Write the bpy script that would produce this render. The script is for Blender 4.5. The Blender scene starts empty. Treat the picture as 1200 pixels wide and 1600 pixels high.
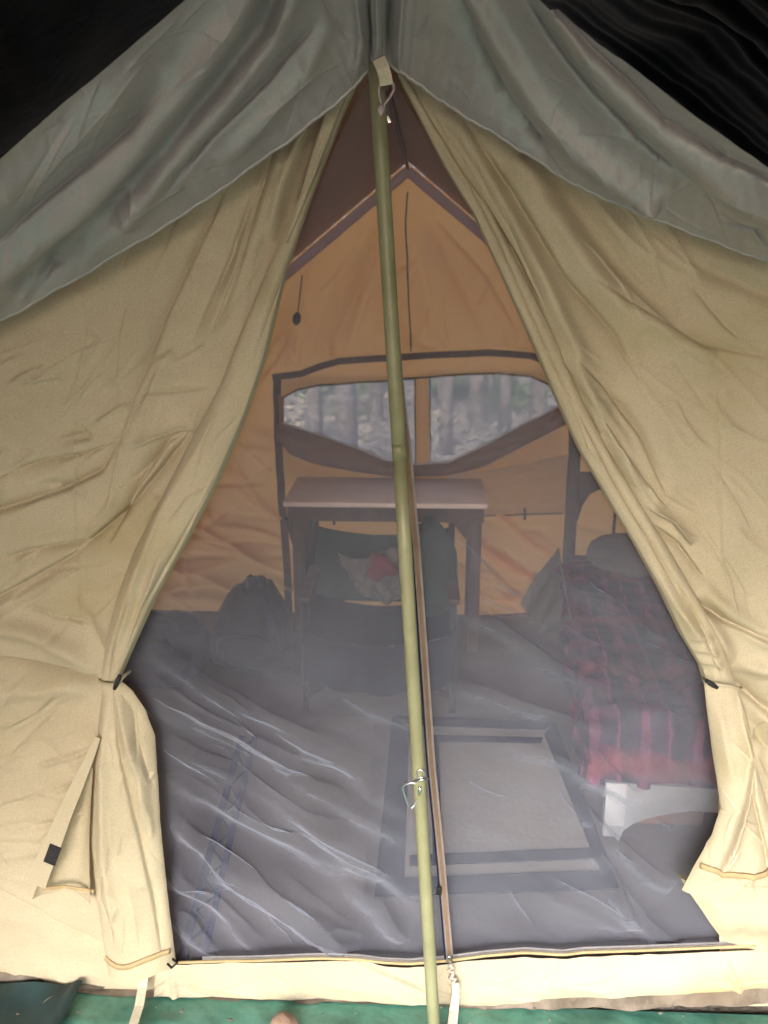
import bpy, math, random
import numpy as np
from mathutils import Vector, Matrix
random.seed(4)
SC = bpy.context.scene
COL = SC.collection
R = math.radians

# ---------------------------------------------------------------- camera
PITCH, YAW, FPX = R(15.8), R(2.44), 1443.0
CAM = np.array([0.0, -1.785, 1.70])
_f = np.array([-math.sin(YAW)*math.cos(PITCH), math.cos(YAW)*math.cos(PITCH), -math.sin(PITCH)])
_r = np.array([math.cos(YAW), math.sin(YAW), 0.0])
_u = np.cross(_r, _f)
cd = bpy.data.cameras.new('camera'); cam = bpy.data.objects.new('camera', cd); COL.objects.link(cam)
cd.sensor_fit = 'VERTICAL'; cd.sensor_height = 24.0; cd.lens = 24.0*FPX/1600.0
cd.clip_start = 0.02; cd.clip_end = 600
cam.matrix_world = Matrix(((_r[0], _u[0], -_f[0], CAM[0]), (_r[1], _u[1], -_f[1], CAM[1]), (_r[2], _u[2], -_f[2], CAM[2]), (0, 0, 0, 1)))
SC.camera = cam
cd.dof.use_dof = True; cd.dof.focus_distance = 1.75; cd.dof.aperture_fstop = 3.6

# ---------------------------------------------------------------- world, sun, exposure
SUN_EL, SUN_AZ = R(29), R(190)        # azimuth clockwise from +Y: the light comes from behind the camera
w = bpy.data.worlds.new('World'); SC.world = w; w.use_nodes = True
nt = w.node_tree; bg = nt.nodes['Background']; bg.inputs[1].default_value = 0.10
sky = nt.nodes.new('ShaderNodeTexSky'); sky.sky_type = 'NISHITA'; sky.sun_disc = False
sky.sun_elevation = SUN_EL; sky.sun_rotation = SUN_AZ
sky.air_density = 0.6; sky.dust_density = 6.0; sky.ozone_density = 0.6
nt.links.new(sky.outputs[0], bg.inputs[0])
sl = bpy.data.lights.new('sun', 'SUN'); sl.energy = 1.5; sl.angle = R(24); sl.color = (1, .975, .93)
so = bpy.data.objects.new('sun', sl); COL.objects.link(so)
sd = Vector((math.sin(SUN_AZ)*math.cos(SUN_EL), math.cos(SUN_AZ)*math.cos(SUN_EL), math.sin(SUN_EL)))
so.rotation_euler = sd.to_track_quat('Z', 'Y').to_euler(); so.location = (0, -8, 8)
vs = SC.view_settings
vs.view_transform = 'Standard'; vs.look = 'None'; vs.gamma = 1; vs.use_curve_mapping = False
vs.exposure = 2.12
try:
    SC.cycles.transparent_max_bounces = 24; SC.cycles.max_bounces = 10
    SC.cycles.diffuse_bounces = 5; SC.cycles.transmission_bounces = 8
except Exception: pass

# ---------------------------------------------------------------- measuring helpers: a direction of view met with a plane of the place
def ray(px, py):
    a = (np.asarray(px, float)-600)/FPX; b = (800-np.asarray(py, float))/FPX
    a, b = np.broadcast_arrays(a, b)
    return _f + a[..., None]*_r + b[..., None]*_u
def P(px, py, Y):
    d = ray(px, py); t = (Y-CAM[1])/d[..., 1]
    return CAM + d*t[..., None]
def G(px, py, z=0.0):
    d = ray(px, py); t = (z-CAM[2])/d[..., 2]
    return CAM + d*t[..., None]
AX = float(P(600, 108, 0)[0])          # tent axis
YB = 2.40                              # back wall
APEX = float(P(600, 108, 0)[2])

# ---------------------------------------------------------------- objects
def tag(o, label=None, cat=None, group=None, kind=None):
    if label: o['label'] = label
    if cat: o['category'] = cat
    if group: o['group'] = group
    if kind: o['kind'] = kind
    return o
def link(name, me, m=None, parent=None):
    o = bpy.data.objects.new(name, me); COL.objects.link(o)
    if m is not None:
        me.materials.clear(); me.materials.append(m)
    if parent is not None:
        o.parent = parent; o.matrix_parent_inverse = parent.matrix_world.inverted()
    return o
def empty(name, loc, label, cat, group=None):
    o = bpy.data.objects.new(name, None); COL.objects.link(o); o.location = loc
    bpy.context.view_layer.update()
    return tag(o, label, cat, group)
def mesh(name, V, F, smooth=True):
    me = bpy.data.meshes.new(name); me.from_pydata([tuple(map(float, v)) for v in V], [], F); me.update()
    if smooth: me.polygons.foreach_set('use_smooth', [True]*len(me.polygons))
    return me
def gridmesh(name, V, mask=None):
    """V: (rows, cols, 3)"""
    n, m = V.shape[:2]
    me = bpy.data.meshes.new(name)
    idx = np.arange(n*m).reshape(n, m)
    q = np.stack([idx[:-1, :-1], idx[1:, :-1], idx[1:, 1:], idx[:-1, 1:]], -1).reshape(-1, 4)
    u, v = np.meshgrid(np.linspace(0, 1, m), np.linspace(0, 1, n))
    uv = np.stack([u, v], -1).reshape(-1, 2)
    if mask is not None: q = q[mask.reshape(-1)]
    me.vertices.add(n*m); me.vertices.foreach_set('co', V.reshape(-1).astype(np.float32))
    k = len(q)
    me.loops.add(k*4); me.loops.foreach_set('vertex_index', q.reshape(-1).astype(np.int32))
    me.polygons.add(k); me.polygons.foreach_set('loop_start', (np.arange(k)*4).astype(np.int32))
    me.update(calc_edges=True)
    me.polygons.foreach_set('use_smooth', np.ones(k, bool))
    l = me.uv_layers.new(name='UVMap'); l.data.foreach_set('uv', uv[q.reshape(-1)].reshape(-1).astype(np.float32))
    me.validate(); me.update()
    return me

# ---------------------------------------------------------------- cloth: folds and creases laid along lines
_rs = np.random.RandomState(11)
def vnoise(x, y, sc, seed):
    g = np.random.RandomState(seed).rand(64, 64)
    x = x/sc; y = y/sc
    xi = np.floor(x).astype(int); yi = np.floor(y).astype(int)
    fx = x-xi; fy = y-yi; fx = fx*fx*(3-2*fx); fy = fy*fy*(3-2*fy)
    a = g[yi % 64, xi % 64]; b = g[yi % 64, (xi+1) % 64]; c = g[(yi+1) % 64, xi % 64]; d = g[(yi+1) % 64, (xi+1) % 64]
    return (a*(1-fx)+b*fx)*(1-fy)+(c*(1-fx)+d*fx)*fy-.5
def dist_line(X, Y, pts):
    """signed distance to a polyline and the position along it 0..1; sign + on the right of the way"""
    pts = np.array(pts, float); seg = np.hypot(*(pts[1:]-pts[:-1]).T); tot = seg.sum(); acc = 0
    best = np.full(X.shape, 1e9); sg = np.zeros(X.shape); tt = np.zeros(X.shape)
    for i in range(len(pts)-1):
        a, b = pts[i], pts[i+1]; L = seg[i]; d = (b-a)/L
        s = (X-a[0])*d[0]+(Y-a[1])*d[1]; c = -(X-a[0])*d[1]+(Y-a[1])*d[0]
        sc = np.clip(s, 0, L)
        D = np.hypot(s-sc, c)
        m = D < best
        best = np.where(m, D, best); sg = np.where(m, np.where(c >= 0, 1., -1.), sg); tt = np.where(m, (acc+sc)/tot, tt)
        acc += L
    return best*sg, tt
def folds(X, Y, lst):
    H = np.zeros(X.shape)
    for f in lst:
        pts, amp, wd = f[0], f[1], f[2]; kind = f[3] if len(f) > 3 else 'ridge'
        p = np.array(pts); pad = wd*(9 if kind == 'soft' else 5)
        sel = (X > p[:, 0].min()-pad) & (X < p[:, 0].max()+pad) & (Y > p[:, 1].min()-pad) & (Y < p[:, 1].max()+pad)
        if not sel.any(): continue
        d, t = dist_line(X[sel], Y[sel], pts)
        tap = np.clip(np.minimum(t, 1-t)*5, 0, 1) ** .8
        if len(f) > 4 and f[4] == 'open': tap = np.clip((1-t)*5, 0, 1)
        if len(f) > 4 and f[4] == 'full': tap = 1
        q = d/wd
        if kind == 'ridge': h = np.exp(-q*q)
        elif kind == 'pinch': h = np.exp(-np.abs(q)*1.5)
        elif kind == 'soft': h = 1/(1+np.exp(-1.75*q))*np.exp(-np.maximum(q, 0)**2/14)
        elif kind == 'left': h = np.where(q < 0, np.exp(-np.abs(q)*1.2), np.exp(-np.abs(q)*6))
        elif kind == 'right': h = np.where(q > 0, np.exp(-np.abs(q)*1.2), np.exp(-np.abs(q)*6))
        H[sel] += amp*tap*h
    return H
def rnd_creases(n, box, ang, spread, ln, amp, wd, seed, kinds=('left', 'right', 'pinch', 'ridge')):
    r = random.Random(seed); out = []
    for _ in range(n):
        x = r.uniform(box[0], box[2]); y = r.uniform(box[1], box[3]); a = R(ang+r.gauss(0, spread)); L = r.uniform(*ln)
        c = r.uniform(-.25, .25); pts = []
        for k in range(4):
            pts.append((x, y)); x += math.cos(a)*L/3; y += math.sin(a)*L/3; a += c
        out.append((pts, r.choice((-1, 1, 1))*r.uniform(*amp), r.uniform(*wd), r.choice(kinds)))
    return out
def edge(pts):
    a = np.array(pts, float)
    return lambda y: np.interp(y, a[:, 0], a[:, 1])

# ---------------------------------------------------------------- solids
def tube(pts, r, n=10, closed=False, cap=True):
    """V, F of a round bar through pts; r number or list"""
    pts = [Vector(p) for p in pts]; m = len(pts)
    rr = r if hasattr(r, '__len__') else [r]*m
    V, F = [], []; prev = None
    for i, p in enumerate(pts):
        if closed: t = (pts[(i+1) % m]-pts[i-1]).normalized()
        else: t = (pts[min(i+1, m-1)]-pts[max(i-1, 0)]).normalized()
        if prev is None:
            prev = t.orthogonal().normalized()
        prev = (prev-t*prev.dot(t)).normalized(); b = t.cross(prev)
        for k in range(n):
            a = 2*math.pi*k/n; V.append(p+(prev*math.cos(a)+b*math.sin(a))*rr[i])
    for i in range(m if closed else m-1):
        j = (i+1) % m
        for k in range(n):
            F.append((i*n+k, i*n+(k+1) % n, j*n+(k+1) % n, j*n+k))
    if cap and not closed:
        F.append(tuple(range(n-1, -1, -1))); F.append(tuple((m-1)*n+k for k in range(n)))
    return V, F
def strap(pts, wid, thick, nrm):
    """flat webbing through 3-D pts; width across (t x nrm), thickness along nrm"""
    pts = [Vector(p) for p in pts]; nrm = Vector(nrm).normalized(); V, F = [], []; m = len(pts)
    ww = wid if hasattr(wid, '__len__') else [wid]*m
    for i, p in enumerate(pts):
        t = (pts[min(i+1, m-1)]-pts[max(i-1, 0)]).normalized()
        s = t.cross(nrm).normalized(); n2 = s.cross(t).normalized()
        for a, b in ((-1, -1), (1, -1), (1, 1), (-1, 1)):
            V.append(p+s*(a*ww[i]/2)+n2*(b*thick/2))
    for i in range(m-1):
        for k in range(4): F.append((i*4+k, i*4+(k+1) % 4, (i+1)*4+(k+1) % 4, (i+1)*4+k))
    F.append((3, 2, 1, 0)); F.append(tuple((m-1)*4+k for k in range(4)))
    return V, F
def dense(pts, step):
    out = []
    for a, b in zip(pts[:-1], pts[1:]):
        n = max(1, int(math.hypot(b[0]-a[0], b[1]-a[1])/step))
        for k in range(n): out.append((a[0]+(b[0]-a[0])*k/n, a[1]+(b[1]-a[1])*k/n))
    out.append(pts[-1]); return out
def wallstrap(pts, wid, Y, thick=.003, jit=0):
    d = dense(pts, 25)
    return strap([P(x+random.uniform(-jit, jit), y+random.uniform(-jit, jit), Y) for x, y in d], wid, thick, (0, -1, 0))
def box(x0, y0, z0, x1, y1, z1):
    V = [(x0, y0, z0), (x1, y0, z0), (x1, y1, z0), (x0, y1, z0), (x0, y0, z1), (x1, y0, z1), (x1, y1, z1), (x0, y1, z1)]
    return V, [(0, 3, 2, 1), (4, 5, 6, 7), (0, 1, 5, 4), (1, 2, 6, 5), (2, 3, 7, 6), (3, 0, 4, 7)]
def bar(a, b, w_, t_, nrm=(0, -1, 0)): return strap([a, b], w_, t_, nrm)
def join(*vf):
    V, F = [], []
    for v, f in vf:
        n = len(V); V += [tuple(x) for x in v]; F += [tuple(i+n for i in q) for q in f]
    return V, F
def solid(name, vf, m, parent=None, bev=0.0, smooth=False, seg=2):
    me = mesh(name, vf[0], vf[1], smooth)
    o = link(name, me, m, parent)
    if bev:
        b = o.modifiers.new('b', 'BEVEL'); b.width = bev; b.segments = seg; b.limit_method = 'ANGLE'
        me.polygons.foreach_set('use_smooth', [True]*len(me.polygons))
    return o
def prism(outline, Y0, Y1):
    """outline: world (x,z) list, extruded along y"""
    n = len(outline); V = [(x, Y0, z) for x, z in outline]+[(x, Y1, z) for x, z in outline]
    F = [tuple(range(n)), tuple(range(2*n-1, n-1, -1))]
    for k in range(n): F.append((k, k+n, (k+1) % n+n, (k+1) % n))
    return V, F

# ---------------------------------------------------------------- materials
def newmat(name):
    m = bpy.data.materials.new(name); m.use_nodes = True; n = m.node_tree; n.nodes.clear()
    out = n.nodes.new('ShaderNodeOutputMaterial'); return m, n, out
def N(n, t, **kw):
    x = n.nodes.new(t)
    for k, v in kw.items(): setattr(x, k, v)
    return x
def coords(n, scale=(1, 1, 1)):
    tc = N(n, 'ShaderNodeTexCoord'); mp = N(n, 'ShaderNodeMapping'); mp.inputs['Scale'].default_value = scale
    n.links.new(tc.outputs['Object'], mp.inputs[0]); return mp.outputs[0]
def noise_col(n, c1, c2, scale, detail=6, rough=.6, lo=.35, hi=.65, vec=None):
    t = N(n, 'ShaderNodeTexNoise'); t.inputs['Scale'].default_value = scale; t.inputs['Detail'].default_value = detail
    t.inputs['Roughness'].default_value = rough
    n.links.new(vec if vec is not None else coords(n), t.inputs['Vector'])
    r = N(n, 'ShaderNodeValToRGB'); r.color_ramp.elements[0].position = lo; r.color_ramp.elements[1].position = hi
    r.color_ramp.elements[0].color = (*c1, 1); r.color_ramp.elements[1].color = (*c2, 1)
    n.links.new(t.outputs['Fac'], r.inputs[0]); return r.outputs[0]
def mixc(n, a, b, fac, mode='MIX'):
    x = N(n, 'ShaderNodeMix', data_type='RGBA', blend_type=mode)
    if isinstance(fac, (int, float)): x.inputs[0].default_value = fac
    else: n.links.new(fac, x.inputs[0])
    for s, v in ((x.inputs[6], a), (x.inputs[7], b)):
        if isinstance(v, tuple): s.default_value = (*v, 1)
        else: n.links.new(v, s)
    return x.outputs[2]
def bump(n, scale, strength, dist=.002, detail=4, vec=None):
    t = N(n, 'ShaderNodeTexNoise'); t.inputs['Scale'].default_value = scale; t.inputs['Detail'].default_value = detail
    n.links.new(vec if vec is not None else coords(n), t.inputs['Vector'])
    b = N(n, 'ShaderNodeBump'); b.inputs['Strength'].default_value = strength; b.inputs['Distance'].default_value = dist
    n.links.new(t.outputs['Fac'], b.inputs['Height']); return b.outputs[0]
def plain(name, c1, c2, scale=12, rough=.8, bs=.3, bscale=200, spec=.3, metal=0, bd=.002):
    m, n, out = newmat(name); p = N(n, 'ShaderNodeBsdfPrincipled')
    n.links.new(noise_col(n, c1, c2, scale), p.inputs['Base Color'])
    p.inputs['Roughness'].default_value = rough; p.inputs['Metallic'].default_value = metal
    p.inputs['Specular IOR Level'].default_value = spec
    n.links.new(bump(n, bscale, bs, bd), p.inputs['Normal']); n.links.new(p.outputs[0], out.inputs[0]); return m
def cloth(name, c1, c2, tcol, tfac, scale=3.0, rough=.75, spec=.15, stain=None, weave=.35, grain=.15):
    """woven cloth: reflects c1..c2, lets tcol through"""
    m, n, out = newmat(name)
    base = noise_col(n, c1, c2, scale, 8)
    fine = noise_col(n, (1-grain,)*3, (1+grain*.5,)*3, 330, 2, lo=.3, hi=.7)
    base = mixc(n, base, fine, 1.0, 'MULTIPLY')
    if stain:
        st = N(n, 'ShaderNodeTexNoise'); st.inputs['Scale'].default_value = 2.3; st.inputs['Detail'].default_value = 8
        n.links.new(coords(n, (1, 1, 1.6)), st.inputs['Vector'])
        rr = N(n, 'ShaderNodeValToRGB'); rr.color_ramp.elements[0].position = .56; rr.color_ramp.elements[1].position = .78
        n.links.new(st.outputs['Fac'], rr.inputs[0]); base = mixc(n, base, stain, rr.outputs[0])
    p = N(n, 'ShaderNodeBsdfPrincipled'); n.links.new(base, p.inputs['Base Color'])
    p.inputs['Roughness'].default_value = rough; p.inputs['Specular IOR Level'].default_value = spec
    b1 = N(n, 'ShaderNodeTexNoise'); b1.inputs['Scale'].default_value = 26; b1.inputs['Detail'].default_value = 7
    n.links.new(coords(n), b1.inputs['Vector'])
    b2 = N(n, 'ShaderNodeTexNoise'); b2.inputs['Scale'].default_value = 700; b2.inputs['Detail'].default_value = 1
    n.links.new(coords(n), b2.inputs['Vector'])
    bb = N(n, 'ShaderNodeBump'); bb.inputs['Strength'].default_value = .32; bb.inputs['Distance'].default_value = .006
    n.links.new(b1.outputs['Fac'], bb.inputs['Height'])
    bc = N(n, 'ShaderNodeBump'); bc.inputs['Strength'].default_value = weave; bc.inputs['Distance'].default_value = .0006
    n.links.new(b2.outputs['Fac'], bc.inputs['Height']); n.links.new(bb.outputs[0], bc.inputs['Normal'])
    n.links.new(bc.outputs[0], p.inputs['Normal'])
    sh = p.outputs[0]
    if tfac:
        t = N(n, 'ShaderNodeBsdfTranslucent'); t.inputs[0].default_value = (*tcol, 1)
        mx = N(n, 'ShaderNodeMixShader'); mx.inputs[0].default_value = tfac
        n.links.new(sh, mx.inputs[1]); n.links.new(t.outputs[0], mx.inputs[2]); sh = mx.outputs[0]
    n.links.new(sh, out.inputs[0]); return m
def net(name, col, cover, trans=.35):
    """fine insect netting: 'cover' of the area is thread, the rest is open"""
    m, n, out = newmat(name)
    d = N(n, 'ShaderNodeBsdfDiffuse'); d.inputs[0].default_value = (*col, 1)
    t = N(n, 'ShaderNodeBsdfTranslucent'); t.inputs[0].default_value = (*col, 1)
    a = N(n, 'ShaderNodeMixShader'); a.inputs[0].default_value = trans
    n.links.new(d.outputs[0], a.inputs[1]); n.links.new(t.outputs[0], a.inputs[2])
    tr = N(n, 'ShaderNodeBsdfTransparent'); mx = N(n, 'ShaderNodeMixShader')
    nz = N(n, 'ShaderNodeTexNoise'); nz.inputs['Scale'].default_value = 5; nz.inputs['Detail'].default_value = 5
    n.links.new(coords(n), nz.inputs['Vector'])
    mr = N(n, 'ShaderNodeMapRange'); mr.inputs[1].default_value = .3; mr.inputs[2].default_value = .7
    mr.inputs[3].default_value = cover*.88; mr.inputs[4].default_value = cover*1.12
    n.links.new(nz.outputs['Fac'], mr.inputs[0])
    wv = N(n, 'ShaderNodeTexNoise'); wv.inputs['Scale'].default_value = 380; wv.inputs['Detail'].default_value = 1
    n.links.new(coords(n), wv.inputs['Vector'])
    wr_ = N(n, 'ShaderNodeMapRange'); wr_.inputs[1].default_value = .3; wr_.inputs[2].default_value = .7; wr_.inputs[3].default_value = .95; wr_.inputs[4].default_value = 1.05
    n.links.new(wv.outputs['Fac'], wr_.inputs[0])
    wm = N(n, 'ShaderNodeMath', operation='MULTIPLY'); n.links.new(mr.outputs[0], wm.inputs[0]); n.links.new(wr_.outputs[0], wm.inputs[1])
    ge = N(n, 'ShaderNodeNewGeometry'); dt = N(n, 'ShaderNodeVectorMath', operation='DOT_PRODUCT')
    n.links.new(ge.outputs['Normal'], dt.inputs[0]); n.links.new(ge.outputs['Incoming'], dt.inputs[1])
    def mth(op, a, b=None):
        k = N(n, 'ShaderNodeMath', operation=op)
        for i_, v in enumerate((a, b)):
            if v is None: continue
            if isinstance(v, (int, float)): k.inputs[i_].default_value = v
            else: n.links.new(v, k.inputs[i_])
        return k.outputs[0]
    inv = mth('DIVIDE', 1.0, mth('MAXIMUM', mth('ABSOLUTE', dt.outputs['Value']), .10))
    eff = mth('SUBTRACT', 1.0, mth('POWER', mth('SUBTRACT', 1.0, wm.outputs[0]), inv))
    n.links.new(eff, mx.inputs[0])
    n.links.new(tr.outputs[0], mx.inputs[1]); n.links.new(a.outputs[0], mx.inputs[2]); n.links.new(mx.outputs[0], out.inputs[0])
    return m
M = {}
M['canvas'] = cloth('canvas', (.48, .425, .305), (.56, .50, .37), (.66, .46, .24), .10, stain=(.38, .325, .17))
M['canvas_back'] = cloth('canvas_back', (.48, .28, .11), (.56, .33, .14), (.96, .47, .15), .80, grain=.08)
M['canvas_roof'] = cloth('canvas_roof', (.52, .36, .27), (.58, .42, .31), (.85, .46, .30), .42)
M['undercloth'] = cloth('undercloth', (.42, .33, .23), (.48, .38, .27), (.85, .78, .70), .8, grain=.08)
M['sill'] = cloth('sill', (.43, .39, .29), (.50, .455, .35), (.7, .5, .3), .05, stain=(.5, .40, .23))
M['hem'] = cloth('hem', (.38, .29, .16), (.46, .36, .21), (.7, .5, .3), 0, scale=20)
M['fly'] = cloth('fly', (.31, .30, .305), (.375, .365, .37), (.3, .32, .3), .05, rough=.27, spec=.9, grain=.08, stain=(.26, .27, .27))
M['shade'] = cloth('shade', (.004, .0045, .005), (.009, .010, .011), (0, 0, 0), 0, rough=.55, spec=.09)
M['net'] = net('net', (.50, .54, .70), .195)
M['winnet'] = net('winnet', (.58, .63, .73), .56, .6)
M['backlit_tape'] = cloth('backlit_tape', (.35, .31, .33), (.42, .38, .40), (.62, .52, .52), .8, scale=30)  # gable tape cloth, translucent so the added slot lights it
M['zipgrey'] = cloth('zipgrey', (.23, .20, .21), (.30, .27, .28), (.6, .6, .6), .1, scale=30)
M['netbind'] = cloth('netbind', (.50, .47, .50), (.58, .55, .58), (.6, .6, .6), .2, scale=30)
M['brown'] = cloth('brown', (.12, .075, .05), (.16, .10, .07), (.30, .16, .09), .25, scale=14)
M['brownflap'] = cloth('brownflap', (.17, .115, .09), (.22, .15, .12), (.42, .24, .16), .4, scale=8)
M['pole'] = plain('pole', (.20, .205, .115), (.27, .275, .165), 9, .42, .15, 90, .5)
M['steel'] = plain('steel', (.55, .56, .58), (.8, .8, .82), 60, .18, .1, 100, .5, 1)
M['black'] = plain('black', (.012, .012, .014), (.03, .03, .033), 30, .55)
M['webbing'] = cloth('webbing', (.55, .52, .40), (.64, .60, .48), (0, 0, 0), 0, scale=40)
M['webpink'] = cloth('webpink', (.52, .42, .36), (.62, .52, .45), (0, 0, 0), 0, scale=40)
M['string'] = plain('string', (.36, .29, .31), (.48, .40, .42), 90, .9)
M['darkwood'] = plain('darkwood', (.055, .035, .028), (.09, .055, .045), 18, .6, .4, 60)
M['tabletop'] = plain('tabletop', (.78, .68, .69), (.86, .76, .77), 9, .5, .15, 60)
M['palewood'] = plain('palewood', (.20, .215, .24), (.28, .30, .33), 7, .55, .2, 50)
M['green'] = cloth('green', (.018, .032, .028), (.03, .05, .042), (0, 0, 0), 0, scale=10)
M['greybag'] = cloth('greybag', (.085, .085, .085), (.14, .135, .13), (0, 0, 0), 0, scale=10)
M['red'] = plain('red', (.10, .015, .025), (.15, .022, .035), 30, .7)
M['nylon'] = cloth('nylon', (.007, .009, .014), (.018, .022, .030), (0, 0, 0), 0, scale=10, rough=.6)
M['bluebag'] = cloth('bluebag', (.008, .012, .028), (.02, .026, .05), (0, 0, 0), 0, scale=9)
M['floor'] = plain('floor', (.085, .078, .076), (.15, .138, .135), 2.2, .85, .4, 30, bd=.006)
M['mat'] = plain('mat', (.205, .195, .19), (.275, .26, .255), 3.5, .9, .4, 60, bd=.004)
M['matdark'] = plain('matdark', (.014, .017, .028), (.028, .032, .046), 8, .95, .1, 120, .05)
M['bluestripe'] = plain('bluestripe', (.010, .018, .10), (.022, .034, .15), 12, .9)
M['straw'] = plain('straw', (.098, .089, .086), (.162, .149, .145), 3, .9, .4, 90, bd=.004)
M['box'] = plain('box', (.14, .075, .05), (.20, .11, .075), 5, .8)
M['sheet'] = cloth('sheet', (.14, .14, .15), (.20, .20, .17), (0, 0, 0), 0, scale=8)
M['stone'] = plain('stone', (.20, .135, .10), (.30, .21, .16), 14, .9, .6, 60)
M['bark'] = plain('bark', (.10, .085, .07), (.22, .19, .165), 7, .9, .8, 25, bd=.03)
M['leaf'] = plain('leaf', (.05, .085, .03), (.11, .15, .06), 2, .6)
M['litterleaf'] = plain('litterleaf', (.17, .14, .10), (.27, .24, .19), 4, .9)
def teal_tarp():
    m, n, out = newmat('teal_tarp'); p = N(n, 'ShaderNodeBsdfPrincipled')
    a = noise_col(n, (.035, .19, .15), (.15, .37, .30), 9, 8, .7, .3, .7)
    d = noise_col(n, (1, 1, 1), (.34, .40, .38), 4, 8, .65, .5, .75)
    n.links.new(mixc(n, a, d, 1.0, 'MULTIPLY'), p.inputs['Base Color'])
    p.inputs['Roughness'].default_value = .5; n.links.new(bump(n, 60, .4, .004), p.inputs['Normal'])
    n.links.new(p.outputs[0], out.inputs[0]); return m
M['teal'] = teal_tarp()
M['petrol'] = plain('petrol', (.012, .035, .042), (.03, .07, .08), 10, .6, .4, 60)
M['ground'] = plain('ground', (.12, .105, .085), (.30, .275, .24), 3.0, .95, 1.0, 9, bd=.05)
def plaid():
    m, n, out = newmat('plaid'); p = N(n, 'ShaderNodeBsdfPrincipled'); p.inputs['Roughness'].default_value = .95
    tc = N(n, 'ShaderNodeTexCoord'); sx = N(n, 'ShaderNodeSeparateXYZ'); wn = N(n, 'ShaderNodeTexNoise'); wn.inputs['Scale'].default_value = 5; n.links.new(tc.outputs['Object'], wn.inputs['Vector'])
    wa = N(n, 'ShaderNodeVectorMath', operation='MULTIPLY_ADD'); wa.inputs[1].default_value = (.06, .06, 0); n.links.new(wn.outputs['Color'], wa.inputs[0]); n.links.new(tc.outputs['UV'], wa.inputs[2]); n.links.new(wa.outputs[0], sx.inputs[0])
    def bands(o, mul, thr):
        a = N(n, 'ShaderNodeMath', operation='MULTIPLY'); a.inputs[1].default_value = mul; n.links.new(o, a.inputs[0])
        s = N(n, 'ShaderNodeMath', operation='SINE'); n.links.new(a.outputs[0], s.inputs[0])
        r = N(n, 'ShaderNodeMapRange'); r.inputs[1].default_value = thr-.15; r.inputs[2].default_value = thr+.15
        n.links.new(s.outputs[0], r.inputs[0]); return r.outputs[0]
    c = mixc(n, (.105, .018, .055), (.04, .022, .055), bands(sx.outputs[0], 60, .1))
    c = mixc(n, c, (.16, .045, .10), bands(sx.outputs[1], 84, .45))
    c = mixc(n, c, (.020, .020, .032), bands(sx.outputs[1], 42, .62))
    c = mixc(n, c, (.19, .05, .06), bands(sx.outputs[0], 22, .93))
    nz = noise_col(n, (.35, .35, .4), (1.3, 1.2, 1.2), 9, 7, .65, .35, .68)
    n.links.new(mixc(n, c, nz, 1.0, 'MULTIPLY'), p.inputs['Base Color'])
    n.links.new(bump(n, 160, .6, .004), p.inputs['Normal']); n.links.new(p.outputs[0], out.inputs[0]); return m
M['plaid'] = plaid()

# ================================================================ THE GROUND AND THE WOOD
gx = np.concatenate([np.linspace(-220, -14, 14), np.linspace(-12, 12, 97), np.linspace(14, 220, 14)])
X, Yg = np.meshgrid(gx, gx)
far = np.clip((np.hypot(X, Yg)-4.5)/6, 0, 1)
Z = -.012+far*(vnoise(X, Yg, 2.2, 3)*.35+vnoise(X, Yg, .7, 5)*.10)
tag(link('ground', gridmesh('ground', np.stack([X, Yg, Z], -1)), M['ground']), kind='structure')

def leafcloud(n, cx, cy, cz, rx, ry, rz, size, seed, clumps=14):
    r = np.random.RandomState(seed)
    cc = r.normal(size=(clumps, 3)); cc /= np.linalg.norm(cc, axis=1)[:, None]; cc *= r.uniform(.25, 1, clumps)[:, None]
    k = r.randint(0, clumps, n); p = cc[k]+r.normal(size=(n, 3))*.2
    p = p*[rx, ry, rz]+[cx, cy, cz]
    a = r.normal(size=(n, 3)); a /= np.linalg.norm(a, axis=1)[:, None]; b = np.cross(a, r.normal(size=(n, 3))); b /= np.linalg.norm(b, axis=1)[:, None]
    s = size*r.uniform(.5, 1.3, n)[:, None]
    V = np.stack([p-a*s, p+b*s*.5, p+a*s, p-b*s*.5], 1).reshape(-1, 3)
    return [tuple(v) for v in V], [(4*i, 4*i+1, 4*i+2, 4*i+3) for i in range(n)]
NEAR = [(492, 6.3, .055), (540, 5.4, .075), (588, 7.2, .06), (702, 6.0, .05), (742, 7.4, .08), (792, 5.7, .045), (836, 6.8, .07)]
NL = ['pale sapling at the left end of the left pane', 'close dark trunk in the middle of the left pane', 'slim trunk beside the green pole in the left pane', 'thin sapling at the left end of the right pane',
      'broader trunk left of the middle of the right pane', 'thinnest sapling near the middle of the right pane', 'trunk towards the right end of the right pane']
TREES = [(-3.2, 8.2, .17), (-2.1, 11.5, .13), (-1.25, 9.6, .10), (-.45, 13.5, .16), (.25, 8.9, .075), (.95, 12.2, .14), (1.9, 9.4, .12), (3.1, 11.8, .18), (2.6, 15, .15), (-1.6, 16, .15),
         (4.8, 8.0, .18), (-5.0, 11, .2), (0.1, 18, .18), (-7, 3, .22), (7.5, 4, .2), (-6.5, -6, .2), (6.8, -7.5, .22), (-2.5, -13, .2), (3.2, -15, .22)]
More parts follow.
